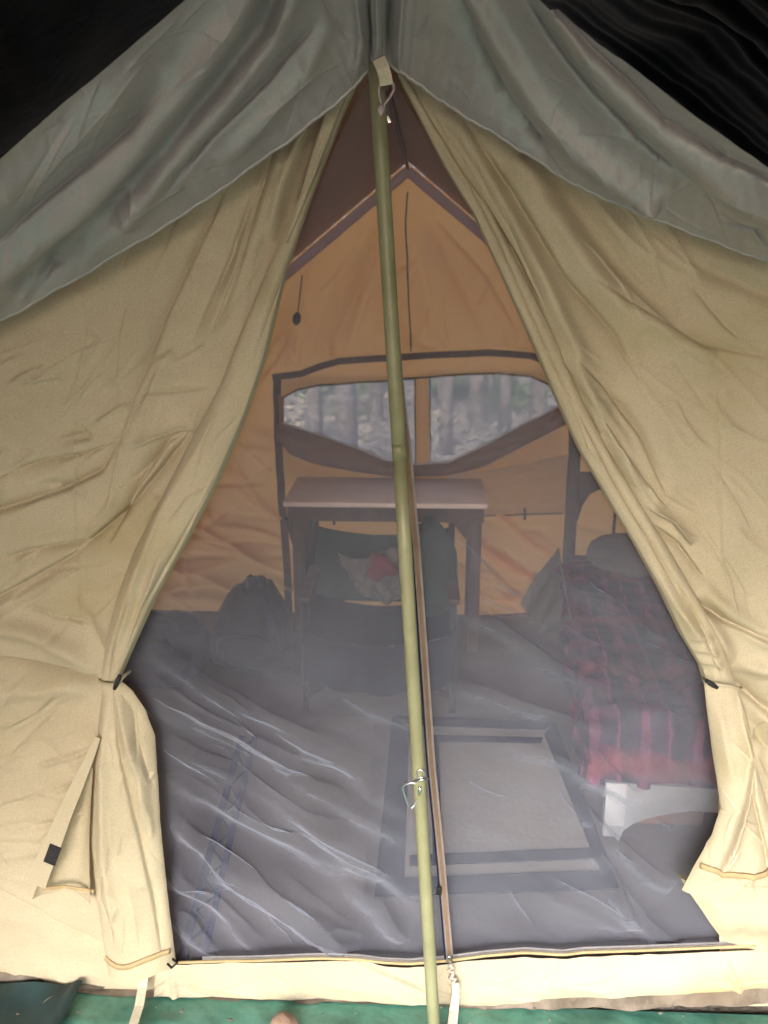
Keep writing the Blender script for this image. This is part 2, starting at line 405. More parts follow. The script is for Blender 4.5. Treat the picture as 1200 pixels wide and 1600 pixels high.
TL = ['thick trunk behind the left end of the back window', 'slender grey trunk seen through the left pane', 'thin trunk near the middle of the left pane', 'trunk just left of the window centre strip, far off',
      'sapling trunk close behind the window centre strip', 'trunk right of the window centre strip', 'slim trunk seen through the right pane', 'thick trunk behind the right end of the back window',
      'far trunk behind the right pane', 'far trunk behind the left pane', 'stout tree behind the right side of the tent', 'stout tree behind the left side of the tent', 'farthest tree straight behind the tent',
      'tree standing beside the tent on its left', 'tree standing beside the tent on its right', 'tree at the left of the clearing before the tent', 'tree at the right of the clearing before the tent',
      'left tree far before the tent door', 'right tree far before the tent door']
TREES = TREES+[(float(P(px, 655, Y)[0]), Y, r0) for px, Y, r0 in NEAR]; TL = TL+NL
for i, (x, y, r0) in enumerate(TREES):
    rr = random.Random(i); lean = rr.uniform(-.25, .25); hh = rr.uniform(7, 11)
    t = empty('tree', (x, y, 0), 'woodland '+TL[i], 'tree', 'trees standing in the wood')
    pts = [(x+lean*(k/8)**2+rr.uniform(-.03, .03), y+rr.uniform(-.03, .03), -.1+hh*k/8) for k in range(9)]
    vf = [tube(pts, [r0*(1.35 if k == 0 else 1-.09*k) for k in range(9)], 12)]
    for b in range(7):
        k = rr.randint(4, 8); a = rr.uniform(0, 6.28); L = rr.uniform(1.0, 2.2); p = Vector(pts[k])
        vf.append(tube([p, p+Vector((math.cos(a)*L*.5, math.sin(a)*L*.5, L*.35)), p+Vector((math.cos(a)*L, math.sin(a)*L, L*.9))], [r0*.35, r0*.22, r0*.06], 6))
    solid('trunk', join(*vf), M['bark'], t, smooth=True)
    solid('crown', leafcloud(1500, pts[-1][0], pts[-1][1], hh+.3, 1.9, 1.9, 2.2, .12, 50+i), M['leaf'], t)
# low undergrowth and fallen leaves
vf = []
for k in range(46):
    a = random.uniform(0, 6.28); d = random.uniform(7, 20)
    if k < 26: a = R(90+random.uniform(-32, 32))
    s = random.uniform(.35, .9)
    vf.append(leafcloud(420, math.cos(a)*d, math.sin(a)*d, s*.5, s, s, s*.6, .05, 300+k, 8))
tag(solid('undergrowth', join(*vf), M['leaf']), 'low green bushes scattered on the forest floor behind the tent', 'undergrowth', kind='stuff')
r = np.random.RandomState(8); n = 16000
ang = r.uniform(0, 6.28, n); dd = 4.2+r.rand(n)**1.3*14; ang[:11000] = R(90)+r.normal(0, .45, 11000)
V = []; F = []
p0 = np.stack([np.cos(ang)*dd, np.sin(ang)*dd], 1)
zz = -.012+np.clip((dd-4.5)/6, 0, 1)*(vnoise(p0[:, 0], p0[:, 1], 2.2, 3)*.35+vnoise(p0[:, 0], p0[:, 1], .7, 5)*.10)+.03
aa = r.uniform(0, 6.28, n); ss = r.uniform(.03, .07, n); ti = r.uniform(-.02, .04, (n, 4))
for i in range(n):
    c, s = math.cos(aa[i])*ss[i], math.sin(aa[i])*ss[i]; x, y = p0[i]
    V += [(x+c, y+s, zz[i]+ti[i, 0]), (x-s*.5, y+c*.5, zz[i]+ti[i, 1]), (x-c, y-s, zz[i]+ti[i, 2]), (x+s*.5, y-c*.5, zz[i]+ti[i, 3])]; F.append((4*i, 4*i+1, 4*i+2, 4*i+3))
tag(link('leaf_litter', mesh('leaf_litter', V, F, False), M['litterleaf']), 'pale dry leaves lying over the forest floor', 'leaves', kind='stuff')

# ================================================================ DARK OVERHEAD SHADE
n_, m_ = 520, 120
v, u = np.meshgrid(np.linspace(-3.4, 2.12, n_), np.linspace(-1, 1, m_), indexing='ij')
Xs = AX+u*2.5; Zs = 2.62-np.abs(u)**1.12*1.75+.05*np.exp(-(u/.04)**2)*0
Zs = Zs+np.sin(np.pi*(v+3.4)/5.45)*-.05
Zs += .05*vnoise(u*300, v*40, 22, 2)+.03*vnoise(u*900+v*90, v*70, 25, 4)
rt = random.Random(77)
for k in range(46):
    v0 = -1.5+3.0*k/46+rt.uniform(-.04, .04); wd = rt.uniform(.012, .035)
    d = (v-v0-.25*(u-.5)*rt.uniform(.2, 1))/wd
    Zs += rt.uniform(.008, .028)*1/(1+np.exp(-2*d))*np.exp(-np.maximum(d, 0)**2/10)*np.clip((u-.12)*6, 0, 1)
tag(link('shade_tarp', gridmesh('shade_tarp', np.stack([Xs, v, Zs], -1)), M['shade']), 'black wrinkled tarpaulin pitched high over the whole tent', 'tarpaulin')

# ================================================================ THE TENT
tent = empty('canvas_tent', (AX, 0, 0), 'tan canvas wall tent with its door flaps tied back and a mesh screen door', 'tent')
HW = 1.50
def roofz(X, Y):
    k = np.clip(Y/YB, 0, 1); a = np.abs(X-AX)
    return APEX+.02*(1-k)+.055*k-a*(.47*(1-k)+.80*k)

# ---- front wall, left of the door
LE = edge([(100, 575), (125, 560), (180, 535), (240, 512), (330, 478), (430, 446), (560, 416), (650, 386), (750, 344), (850, 292), (930, 246), (1000, 214), (1055, 190), (1065, 186)])
RE = edge([(100, 615), (125, 625), (190, 658), (260, 694), (330, 737), (430, 783), (530, 828), (620, 866), (700, 902), (780, 948), (850, 990), (920, 1028), (990, 1062), (1040, 1092), (1070, 1101)])
LCR = edge([(100, 560), (160, 520), (250, 490), (330, 458), (430, 414), (500, 384), (600, 345), (700, 292), (790, 246), (860, 210), (930, 184), (1000, 166), (1065, 158)])
RCR = edge([(100, 622), (190, 676), (260, 718), (330, 766), (430, 818), (530, 868), (620, 908), (700, 948), (780, 996), (850, 1040), (920, 1082), (990, 1122), (1040, 1140), (1070, 1150)])

def wall_panel(name, side, extra, seed):
    """front wall from beyond the frame to the door; rows by height, to the ground"""
    py = np.concatenate([np.linspace(60, 1100, 400), np.linspace(1103, 1572, 180)])
    cols = 330
    if side < 0:
        inner = np.where(py < 1065, LCR(py)+6, np.interp(py, [1065, 1150, 1300, 1572], [164, 215, 235, 268])); outer = -420.
    else:
        inner = np.where(py < 1070, RCR(py)-6, np.interp(py, [1070, 1150, 1300, 1572], [1144, 1130, 1120, 1128])); outer = 1560.
    s = np.linspace(0, 1, cols)
    s = np.where(s < .25, s/.25*.35, .35+(s-.25)/.75*.65)
    PX = outer+(inner[:, None]-outer)*s[None, :]; PY = np.repeat(py[:, None], cols, 1)
    h = 1.2*folds(PX, PY, extra)
    h += .030*vnoise(PX+PY*.3, PY, 190, seed)+.012*vnoise(PX, PY*1.3, 60, seed+1)+.004*vnoise(PX, PY, 22, seed+2)
    h *= np.clip((1600-PY)/120, .2, 1)
    W = P(PX, PY, 0.0)
    W[..., 1] -= h
    # the wall never rises over the roof line, nor sinks under the ground
    top = roofz(W[..., 0], 0)
    W[..., 2] = np.minimum(W[..., 2], top); W[..., 2] = np.maximum(W[..., 2], .004)
    W[..., 0] = np.clip(W[..., 0], AX-HW, AX+HW)
    return link(name, gridmesh(name, W), M['canvas'], tent)

fl = [
 ([(352, 296), (300, 400), (262, 480), (232, 560), (200, 640)], -.018, 16, 'right'),
 ([(400, 290), (360, 400), (330, 470), (300, 540)], -.014, 14, 'left'),
 ([(455, 200), (430, 270), (395, 370), (350, 480)], .022, 16),
 ([(500, 160), (470, 220), (440, 300), (418, 380)], .024, 11),
 ([(520, 165), (492, 240), (462, 330)], -.016, 8, 'pinch'),
 ([(430, 230), (400, 320), (372, 420), (330, 520)], -.016, 12, 'left'),
 ([(0, 742), (70, 718), (140, 706), (190, 690)], -.020, 11, 'right'),
 ([(-60, 815), (40, 785), (110, 760), (160, 735), (185, 690)], -.024, 14, 'left'),
 ([(0, 870), (90, 852), (140, 845), (200, 795), (260, 720), (300, 672)], -.026, 13, 'right'),
 ([(-80, 970), (30, 915), (110, 870), (140, 848)], -.022, 12, 'right'),
 ([(170, 850), (215, 760), (262, 690), (290, 675)], -.020, 11, 'left'),
 ([(205, 700), (240, 685), (280, 672), (310, 668)], .014, 8, 'left'),
 ([(120, 930), (150, 968), (180, 1040), (160, 1060)], .018, 9, 'left'),
 ([(-40, 1022), (40, 1034), (110, 1046), (150, 1058)], -.034, 11, 'right', 'full'),
 ([(-40, 965), (60, 990), (120, 1020), (150, 1050)], .020, 14),
 ([(-40, 1080), (60, 1075), (150, 1068)], .018, 18),
 ([(40, 945), (90, 965), (150, 975)], -.012, 7, 'left'),
 ([(60, 1192), (100, 1182), (145, 1165)], .016, 6, 'right'),
 ([(0, 1140), (60, 1110), (90, 1080)], .012, 10, 'left'),
 ([(-20, 1260), (60, 1235), (120, 1250), (160, 1240)], .010, 9, 'left'),
 ([(0, 1390), (60, 1420), (110, 1450), (160, 1472)], -.016, 12, 'right', 'open'),
 ([(100, 1100), (60, 1140), (0, 1200)], .010, 9, 'left'),
 ([(60, 1280), (110, 1262), (150, 1268)], .008, 6, 'right'),
 ([(20, 600), (90, 590), (110, 600)], .010, 10, 'left'),
 ([(90, 680), (130, 672), (140, 682), (100, 690)], -.012, 6, 'pinch'),
 ([(150, 660), (180, 640), (200, 630)], .010, 6, 'right'),
 ([(215, 616), (260, 614), (330, 605)], -.009, 5, 'left'),
 ([(120, 640), (118, 760), (126, 900), (130, 1000)], .004, 4, 'pinch'),
 ([(20, 1300), (100, 1282), (150, 1290)], -.010, 7, 'left'),
 ([(70, 1545), (100, 1532), (120, 1545)], .014, 8, 'pinch'),
]
fl += rnd_creases(46, (-50, 560, 300, 1040), -28, 14, (40, 150), (.002, .006), (4, 10), 1)
fl += rnd_creases(34, (-50, 1080, 170, 1420), -25, 35, (50, 150), (.002, .005), (4, 10), 2)
fl += rnd_creases(16, (120, 300, 430, 620), 112, 9, (90, 220), (.003, .006), (7, 14), 3)
fl += rnd_creases(60, (-400, 500, -50, 1400), -20, 20, (60, 200), (.003, .008), (6, 14), 4)
wall_panel('front_wall', -1, fl, 21)
fr = [
 ([(700, 170), (790, 330), (850, 440), (905, 560), (960, 640)], .022, 16),
 ([(680, 180), (740, 270), (800, 390), (850, 500)], -.018, 10, 'left'),
 ([(720, 180), (800, 300), (880, 430), (960, 520), (1000, 600)], -.020, 15, 'right'),
 ([(760, 190), (850, 320), (930, 430), (1010, 520)], .022, 22),
 ([(840, 240), (900, 320), (960, 400), (1060, 500)], -.018, 20),
 ([(900, 560), (940, 600), (1000, 680), (1040, 770)], -.018, 12, 'left'),
 ([(870, 550), (900, 580), (950, 670), (985, 740), (1020, 800)], .022, 12),
 ([(940, 650), (985, 720), (1040, 790), (1032, 786)], -.018, 8, 'left'),
 ([(960, 690), (1010, 750), (1028, 785)], .012, 6, 'pinch'),
 ([(1010, 790), (1050, 812), (1080, 850)], .024, 11, 'left'),
 ([(1020, 820), (1060, 850), (1100, 905)], -.018, 9, 'right'),
 ([(1040, 880), (1100, 960), (1150, 1040)], .020, 12),
 ([(1000, 860), (1060, 920), (1130, 970), (1260, 1030)], -.028, 14, 'left'),
 ([(1080, 900), (1140, 960), (1200, 1000), (1300, 1040)], .018, 14),
 ([(1150, 1040), (1200, 1050), (1300, 1070)], .020, 14),
 ([(1150, 1075), (1200, 1120), (1300, 1180)], -.036, 22, 'left', 'full'),
 ([(1145, 1085), (1180, 1150), (1260, 1260)], -.030, 26),
 ([(920, 430), (1000, 480), (1100, 540), (1200, 560)], -.010, 12, 'left'),
 ([(990, 470), (1040, 520), (1120, 560)], .010, 14),
 ([(1120, 600), (1122, 760), (1125, 900)], .004, 4, 'pinch'),
 ([(1060, 400), (1200, 460), (1300, 500)], -.014, 14),
 ([(880, 640), (920, 700), (960, 790), (1010, 880)], -.014, 8, 'left'),
 ([(1145, 1180), (1170, 1300), (1230, 1420)], .024, 22),
 ([(1130, 1510), (1160, 1530), (1175, 1560)], .010, 8, 'pinch'),
]
fr += rnd_creases(46, (880, 480, 1250, 980), 38, 16, (50, 170), (.002, .006), (5, 12), 5)
fr += rnd_creases(22, (720, 220, 1100, 560), 52, 9, (80, 220), (.003, .007), (8, 16), 6)
fr += rnd_creases(40, (1130, 1090, 1300, 1540), 60, 40, (25, 110), (.003, .008), (4, 9), 7)
fr += rnd_creases(60, (1250, 500, 1560, 1400), 20, 20, (60, 200), (.003, .008), (6, 14), 8)
wall_panel('front_wall', 1, fr, 31)

# ---- the door flaps above the ties: soft rolls of canvas
def roll(name, a, b, y0, y1, amp, seed, extra, Yb=-.012):
    py = np.linspace(y0, y1, 440); t = np.linspace(0, 1, 64); A = a(py); B = b(py)
    T = np.repeat(t[None], 440, 0)
    PX = A[:, None]+(B-A)[:, None]*T; PY = np.repeat(py[:, None], 64, 1)
    wid = np.abs(B-A)[:, None]/FPX*1.7
    prof = np.sqrt(np.clip(1-((T-.52)/.52)**2, 0, 1))
    h = wid*amp*prof
    h += wid*.10*vnoise(T*100+PY*.02, PY*.25, 22, seed)*prof
    h += folds(PX, PY, extra)*prof
    k = np.clip((T-.93)/.07, 0, 1)
    W = P(PX, PY, Yb); W[..., 1] -= h-k*.02
    return link(name, gridmesh(name, W), M['canvas'], tent)
exl = [([(548, 150), (500, 260), (462, 380), (420, 500), (395, 570)], -.010, 4, 'pinch'),
       ([(350, 640), (300, 720), (262, 800)], .006, 8), ([(330, 760), (280, 850), (230, 940), (190, 1040)], -.010, 7, 'left'),
       ([(300, 700), (250, 800), (215, 900), (182, 1000), (172, 1060)], .012, 8),
       ([(260, 860), (225, 950), (195, 1030), (178, 1062)], .012, 6), ([(215, 900), (190, 980), (172, 1060)], -.012, 4, 'pinch'),
       ([(330, 750), (300, 770), (270, 810)], .006, 5, 'left'), ([(380, 640), (352, 668), (330, 700)], .005, 5, 'right')]
exl += rnd_creases(14, (190, 500, 380, 1000), 118, 10, (50, 140), (.002, .005), (4, 8), 41)
exr = [([(700, 220), (780, 380), (850, 540), (900, 640)], -.008, 5, 'pinch'),
       ([(900, 640), (950, 740), (1010, 840), (1060, 930)], -.010, 6, 'left'),
       ([(1000, 860), (1050, 940), (1100, 1000), (1130, 1060)], .012, 8),
       ([(1070, 990), (1090, 983), (1110, 992)], .010, 5), ([(1075, 1010), (1095, 1005), (1118, 1015)], .010, 5),
       ([(1085, 1030), (1105, 1026), (1125, 1036)], .009, 4), ([(1050, 900), (1090, 970), (1120, 1050)], -.012, 6, 'pinch')]
exr += rnd_creases(14, (860, 500, 1100, 1000), 60, 10, (50, 140), (.002, .005), (4, 8), 42)
roll('door_flap', LCR, LE, 100, 1066, .42, 61, exl)
roll('door_flap', RCR, RE, 100, 1071, .42, 62, exr)
# a narrower second fold lying on the left flap near the top
l2a = edge([(115, 548), (180, 506), (250, 484), (330, 462), (400, 436)]); l2b = edge([(115, 556), (180, 530), (250, 502), (330, 470), (400, 440)])
roll('flap_fold', l2a, l2b, 120, 380, .5, 63, [], -.03)
# folds pleated behind the right flap
r2a = edge([(115, 640), (190, 700), (300, 772), (400, 830), (560, 900)]); r2b = edge([(115, 628), (190, 682), (300, 748), (400, 808), (560, 884)])
roll('flap_fold', r2a, r2b, 120, 560, .3, 64, [], -.006)

# ---- the flap tails hanging under the ties
def tail(name, a, b, y0, y1f, n, amp, seed, extra, Yb, tilt=0.):
    s = np.linspace(0, 1, n); t = np.linspace(0, 1, 90); S, T = np.meshgrid(s, t, indexing='ij')
    y1 = y1f(T); PY = y0+(y1-y0)*S; PX = a(PY)+(b(PY)-a(PY))*T
    amp_ = amp*np.clip(S*3+.25, 0, 1)
    h = amp_*np.sin(np.pi*np.clip(T, 0, 1))**.6
    h += folds(PX, PY, extra)+.006*vnoise(PX, PY, 40, seed)+.003*vnoise(PX, PY, 16, seed+1)
    W = P(PX, PY, Yb); W[..., 1] -= h+tilt*S
    return W, S, T, h
TLa = edge([(1062, 158), (1085, 160), (1120, 156), (1200, 146), (1300, 140), (1400, 150), (1500, 166), (1530, 170)])
TLb = edge([(1062, 186), (1080, 208), (1110, 228), (1150, 242), (1290, 251), (1400, 262), (1500, 274), (1530, 272)])
ex = [([(180, 1070), (190, 1150), (215, 1260), (240, 1380), (258, 1490)], -.014, 7, 'left'),
      ([(170, 1075), (165, 1200), (168, 1330), (190, 1470)], .014, 10), ([(185, 1075), (200, 1130), (225, 1200), (235, 1290)], .014, 8),
      ([(192, 1080), (210, 1110), (222, 1180)], -.010, 5, 'pinch'), ([(215, 1100), (220, 1150), (243, 1230)], -.008, 5, 'pinch'),
      ([(225, 1180), (235, 1215), (246, 1200)], .006, 4, 'pinch'), ([(160, 1440), (180, 1425), (190, 1400)], .006, 5, 'pinch')]
ex += rnd_creases(18, (145, 1100, 250, 1480), 78, 18, (30, 110), (.002, .005), (3, 7), 71)
W, S, T, h = tail('door_flap_tail', TLa, TLb, 1062, lambda T: 1520-8*T+6*np.sin(T*6), 260, .035, 72, ex, -.02)
WTL = W; tl = link('door_flap_tail', gridmesh('door_flap_tail', W), M['canvas'], tent)
TRa = edge([(1066, 1100), (1100, 1101), (1180, 1108), (1240, 1114), (1275, 1098), (1320, 1068), (1355, 1046), (1400, 1040)])
TRb = edge([(1066, 1148), (1100, 1160), (1160, 1166), (1250, 1190), (1330, 1240), (1400, 1290)])
ex = [([(1150, 1080), (1158, 1130), (1165, 1160), (1148, 1210), (1125, 1270), (1095, 1330)], .028, 10, 'left'),
      ([(1165, 1165), (1160, 1220), (1175, 1290), (1180, 1350)], -.020, 12, 'right'), ([(1115, 1085), (1120, 1140), (1128, 1200)], .008, 8),
      ([(1085, 1330), (1120, 1325), (1180, 1335)], -.008, 5, 'left')]
ex += rnd_creases(18, (1090, 1100, 1240, 1370), 80, 30, (30, 110), (.002, .006), (3, 7), 73)
W, S, T, h = tail('t', TRa, TRb, 1066, lambda T: 1350+8*T, 220, .035, 74, ex, -.025, .085)
WTR = W; tr = link('door_flap_tail', gridmesh('door_flap_tail', W), M['canvas'], tent)
# lower fold of the right flap, tucked back towards the ground
ULa = edge([(1386, 1064), (1400, 1070), (1430, 1092), (1460, 1120), (1490, 1152), (1500, 1160)])
ULb = edge([(1386, 1290), (1500, 1330)])
s = np.linspace(0, 1, 70); t = np.linspace(0, 1, 90); S, T = np.meshgrid(s, t, indexing='ij')
PY = 1386+(np.interp(T, [0, .35, .6, 1], [1470, 1496, 1492, 1500])-1386)*S; PX = ULa(PY)+(ULb(PY)-ULa(PY))*T
Wb0 = P(PX, PY, -.015)
top_ = WTR[-1][None]+np.array([0, .05, .006]); bot_ = Wb0[-1][None]
e = S[..., None]
W = top_*(1-e)+bot_*e
W[..., 1] = WTR[-1][None][..., 1]*(1-S**.35)+Wb0[-1][None][..., 1]*S**.35+.03*(1-S)
W[..., 1] -= .022*np.sin(np.pi*S)*(1+2.2*vnoise(PX, PY, 45, 5))+.006*vnoise(PX, PY, 18, 6)*np.sin(np.pi*S)-.004*np.exp(-S*20)
link('door_flap_fold', gridmesh('door_flap_fold', W), M['canvas'], tent)
def hemline(pts, wid, Y, par, mat='hem', nm='hem_tape', jit=.8):
    vf = wallstrap(pts, wid, Y, .0025, jit); return solid(nm, vf, M[mat], par)
def follow(pts, off, W3, PXg=None): pass
def row_tape(W, i, wid, par, j0=2, j1=-2, mat='hem'):
    pts = [tuple(p+np.array([0, -.0045, 0])) for p in W[i][j0:j1:2]]
    return solid('hem_tape', strap(pts, wid, .003, (0, -1, .1)), M[mat], par, smooth=True)
row_tape(WTL, 242, .012, tl)
row_tape(WTR, 190, .012, tr)
# ---- turned corner of the left flap with its dark fastener patch
cs = np.linspace(0, 1, 70); ct = np.linspace(0, 1, 30); S, T = np.meshgrid(cs, ct, indexing='ij')
ax_ = np.interp(S, [0, 1], [152, 62]); ay_ = np.interp(S, [0, 1], [1160, 1386])
bx_ = np.interp(S, [0, .5, 1], [156, 150, 152]); by_ = np.interp(S, [0, 1], [1185, 1396])
PX = ax_+(bx_-ax_)*T; PY = ay_+(by_-ay_)*T
h = .045-.04*np.sin(np.pi*T)**.7*np.clip(S*2.5, 0, 1)+.004*vnoise(PX, PY, 14, 9)
W = P(PX, PY, -.006); W[..., 1] -= h
corner = link('flap_corner', gridmesh('flap_corner', W), M['canvas'], tent)
cp = [(153, 1152), (140, 1185), (122, 1225), (102, 1270), (84, 1315), (68, 1352), (56, 1382)]
vf = strap([P(x, y, -.056) for x, y in dense(cp, 8)], [float(v) for v in np.interp(np.linspace(0, 1, len(dense(cp, 8))), [0, .3, 1], [.012, .026, .046])], .004, (0, -1, .1))
cb = solid('corner_band', vf, M['canvas'], corner)
a = P(87, 1322, -.060); b = P(77, 1349, -.060)
solid('fastener_patch', strap([a, b], .027, .004, (0, -1, .1)), M['black'], corner)
hemline([(66, 1390), (100, 1386), (146, 1392)], .008, -.045, corner)

# ---- ties
def toggle(px, py, Y, ang, L=.035):
    c = Vector(P(px, py, Y)); d = Vector((math.cos(ang), 0, math.sin(ang)))*L/2
    return solid('toggle', tube([c-d, c-d*.3, c+d*.3, c+d], [.0035, .0055, .0055, .0035], 10), M['black'], tent, smooth=True)
toggle(183, 1066, -.062, R(66), .036)
toggle(1112, 1069, -.066, R(-34), .030)
solid('tie_loop', tube([P(x, y, Y) for x, y, Y in ((156, 1062, -.01), (162, 1068, -.035), (174, 1070, -.05), (186, 1066, -.055), (194, 1056, -.045), (203, 1049, -.015))], .0035, 8), M['canvas'], tent, smooth=True)
solid('tie_loop', tube([P(x, y, Y) for x, y, Y in ((1098, 1060, -.01), (1106, 1066, -.055), (1125, 1070, -.064), (1142, 1072, -.06), (1154, 1076, -.03), (1158, 1074, -.005))], .0035, 8), M['canvas'], tent, smooth=True)

# ---- sill of the door
sx = np.linspace(246, 1230, 420); st = np.linspace(0, 1, 46); T, PXs = np.meshgrid(st, sx, indexing='ij')
topy = np.interp(sx, [200, 275, 340, 400, 500, 560, 600, 640, 700, 760, 820, 880, 910, 1000, 1125, 1230], [1506, 1505, 1503, 1502, 1498, 1500, 1505, 1507, 1502, 1494, 1489, 1493, 1489, 1486, 1481, 1476])
boty = np.interp(sx, [200, 270, 380, 520, 620, 720, 790, 850, 960, 1080, 1230], [1574, 1570, 1562, 1556, 1560, 1566, 1560, 1550, 1548, 1540, 1532])
PYs = topy[None]+(boty-topy)[None]*T
sf = [([(560, 1500), (620, 1518), (700, 1548), (730, 1552)], -.012, 7, 'left'), ([(290, 1520), (350, 1535), (420, 1552)], .007, 9, 'left'),
      ([(270, 1515), (278, 1540), (272, 1562)], .010, 5), ([(1125, 1488), (1140, 1515), (1155, 1545)], .011, 6), ([(700, 1512), (716, 1535), (722, 1560)], .010, 7),
      ([(880, 1492), (870, 1505), (840, 1520)], -.006, 5, 'left'), ([(215, 1545), (235, 1530), (262, 1522)], .010, 4), ([(222, 1560), (240, 1542), (262, 1535)], .009, 4)]
sf += rnd_creases(30, (240, 1500, 1180, 1560), 8, 14, (40, 160), (.0015, .004), (4, 8), 81)
h = .010+.018*np.sin(np.pi*T*.85)+folds(PXs, PYs, sf)+.012*vnoise(PXs, PYs, 90, 82)+.004*vnoise(PXs, PYs, 24, 83)
W = P(PXs, PYs, 0.0); W[..., 1] -= h; W[..., 2] = np.maximum(W[..., 2], .006)
sill = link('door_sill', gridmesh('door_sill', W), M['sill'], tent)
solid('piping', tube([P(x, y-1, -.016) for x, y in zip(sx[14:400:6], topy[14:400:6])], .0035, 8), M['hem'], sill, smooth=True)
# grimy skirt of the ground sheet that shows under the sill
s2 = np.linspace(-300, 1450, 420); T, PXs = np.meshgrid(np.linspace(0, 1, 14), s2, indexing='ij')
b2 = np.interp(s2, [-300, 0, 180, 300, 420, 600, 720, 860, 1000, 1200, 1450], [1545, 1550, 1574, 1572, 1571, 1566, 1566, 1564, 1562, 1556, 1552])
PYs = (b2-34)[None]+34*T
h = .004+.022*T+.012*vnoise(PXs+PYs*3, PYs, 30, 91)+.006*vnoise(PXs, PYs, 12, 92)
W = P(PXs, PYs, 0.004); W[..., 1] -= h; W[..., 2] = np.maximum(W[..., 2], .003)
M['mudskirt'] = cloth('mudskirt', (.11, .092, .075), (.25, .215, .18), (0, 0, 0), 0, scale=14, stain=(.15, .12, .09))
link('mud_skirt', gridmesh('mud_skirt', W), M['mudskirt'], tent)
# webbing loops running from the sill to the pegs
pxs = float(G(219, 1580, .03)[0]); solid('peg_strap', strap([(pxs-.008, -.026, .075), (pxs-.006, -.05, .055), (pxs-.002, -.09, .042), (pxs+.006, -.30, .036)], .021, .002, (0, -1, 1)), M['webbing'], tent)
solid('peg_strap', strap([P(712, 1536, -.05), P(712, 1555, -.05), P(709, 1580, -.06), G(705, 1618, .006)], [.016, .017, .021, .022], .003, (0, -1, .5)), M['webpink'], tent)
lc = []
for k in range(14):
    t = k/13; y = 1508+t*50; x = 703+t*11+5*math.sin(k*2.3); lc.append(P(x, y, -.045-.006*math.cos(k*1.7)))
solid('lace_cord', tube(lc, .0042, 8), M['webpink'], tent, smooth=True)
solid('snap_ring', tube([Vector(P(702, 1500, -.04))+Vector((math.cos(a)*.006, 0, math.sin(a)*.009)) for a in np.linspace(0, 6.28, 14)[:-1]], .0022, 8, closed=True), M['steel'], tent, smooth=True)
solid('corner_loop', tube([P(262, 1506, -.05), P(268, 1512, -.06), P(276, 1505, -.055), P(270, 1498, -.045)], .003, 8), M['black'], tent, smooth=True)

# ---- mesh screen: a net sheet with real pleats
def smooth(A, ky, kx):
    for ax, k_ in ((0, ky), (1, kx)):
        B = np.concatenate([np.repeat(A.take([0], ax), k_+1, ax), A, np.repeat(A.take([-1], ax), k_, ax)], ax).cumsum(ax)
        n_ = A.shape[ax]; A = (B.take(range(2*k_+1, 2*k_+1+n_), ax)-B.take(range(0, n_), ax))/(2*k_+1)
    return A
def screen(name, ya, yb, fa, fb, cols, pleats, soft, seed):
    py = np.linspace(ya, yb, 760); A = fa(py); B = fb(py); t = np.linspace(0, 1, cols)
    PX = A[:, None]+(B-A)[:, None]*t[None]; PY = np.repeat(py[:, None], cols, 1)
    h = .85*folds(PX, PY, soft)+folds(PX, PY, [(p_, .052, w_*1.9, 'soft') for p_, k_, w_ in pleats if w_ >= 4]+[([(x-4, y+13) for x, y in p_], 0.016, w_*.9, 'soft') for p_, k_, w_ in pleats if w_ >= 5])+.03*vnoise(PX, PY, 170, seed)+.003*vnoise(PX+PY*.5, PY-PX*.3, 45, seed+1)
    h = h-smooth(smooth(h, 34, 16), 34, 16)*.92
    dX = np.zeros(PX.shape); dY = np.zeros(PX.shape)
    many = []
    rb = random.Random(seed)
    for pts, k, wd in pleats:
        if wd >= 4:
            for q_ in (-1, 0, 1):
                off = q_*wd*1.75*rb.uniform(.85, 1.2); ox, oy = off*-.45, off*.9; w2 = wd*rb.uniform(.75, 1.1); a0 = rb.randint(0, 1) if len(pts) > 3 else 0
                if q_ == 0: many.append(([(x+ox+rb.uniform(-2, 2), y+oy+rb.uniform(-2, 2)) for x, y in pts[a0 if q_ else 0:]], k*rb.uniform(.75, .95), w2))
        else: many.append((pts, k, wd))
    for pts, k, wd in many:
        p = np.array(pts, float)
        d, tt = dist_line(PX, PY, pts); q = d/wd
        dr = (p[-1]-p[0])/np.linalg.norm(p[-1]-p[0]); nx, ny = -dr[1], dr[0]
        tap = np.clip(np.minimum(tt, 1-tt)*4, 0, 1)
        g = -k*tap*wd*q*np.exp(-q*q)
        dX += nx*g; dY += ny*g; h += .010*tap*np.exp(-q*q*.6)
    edge_ = np.clip(np.minimum(t, 1-t)*12, 0, 1)[None]*np.clip((yb-py)/40, 0, 1)[:, None]
    W = P(PX+dX*edge_, PY+dY*edge_, .045); W[..., 1] -= h*edge_*.8
    W[..., 1] = np.maximum(W[..., 1], -.006)
    return link(name, gridmesh(name, W), M['net'], tent)
ZIP = [(150, 592), (350, 604), (600, 624), (700, 636), (850, 650), (1000, 661), (1190, 674), (1350, 690), (1500, 703)]
zf = edge(ZIP)
SLe = edge([(100, 590), (125, 572), (430, 430), (650, 368), (1000, 196), (1065, 170), (1150, 225), (1400, 240), (1520, 255)])
SRe = edge([(100, 605), (125, 615), (430, 800), (700, 922), (1000, 1085), (1070, 1125), (1270, 1140), (1380, 1110), (1520, 1150)])
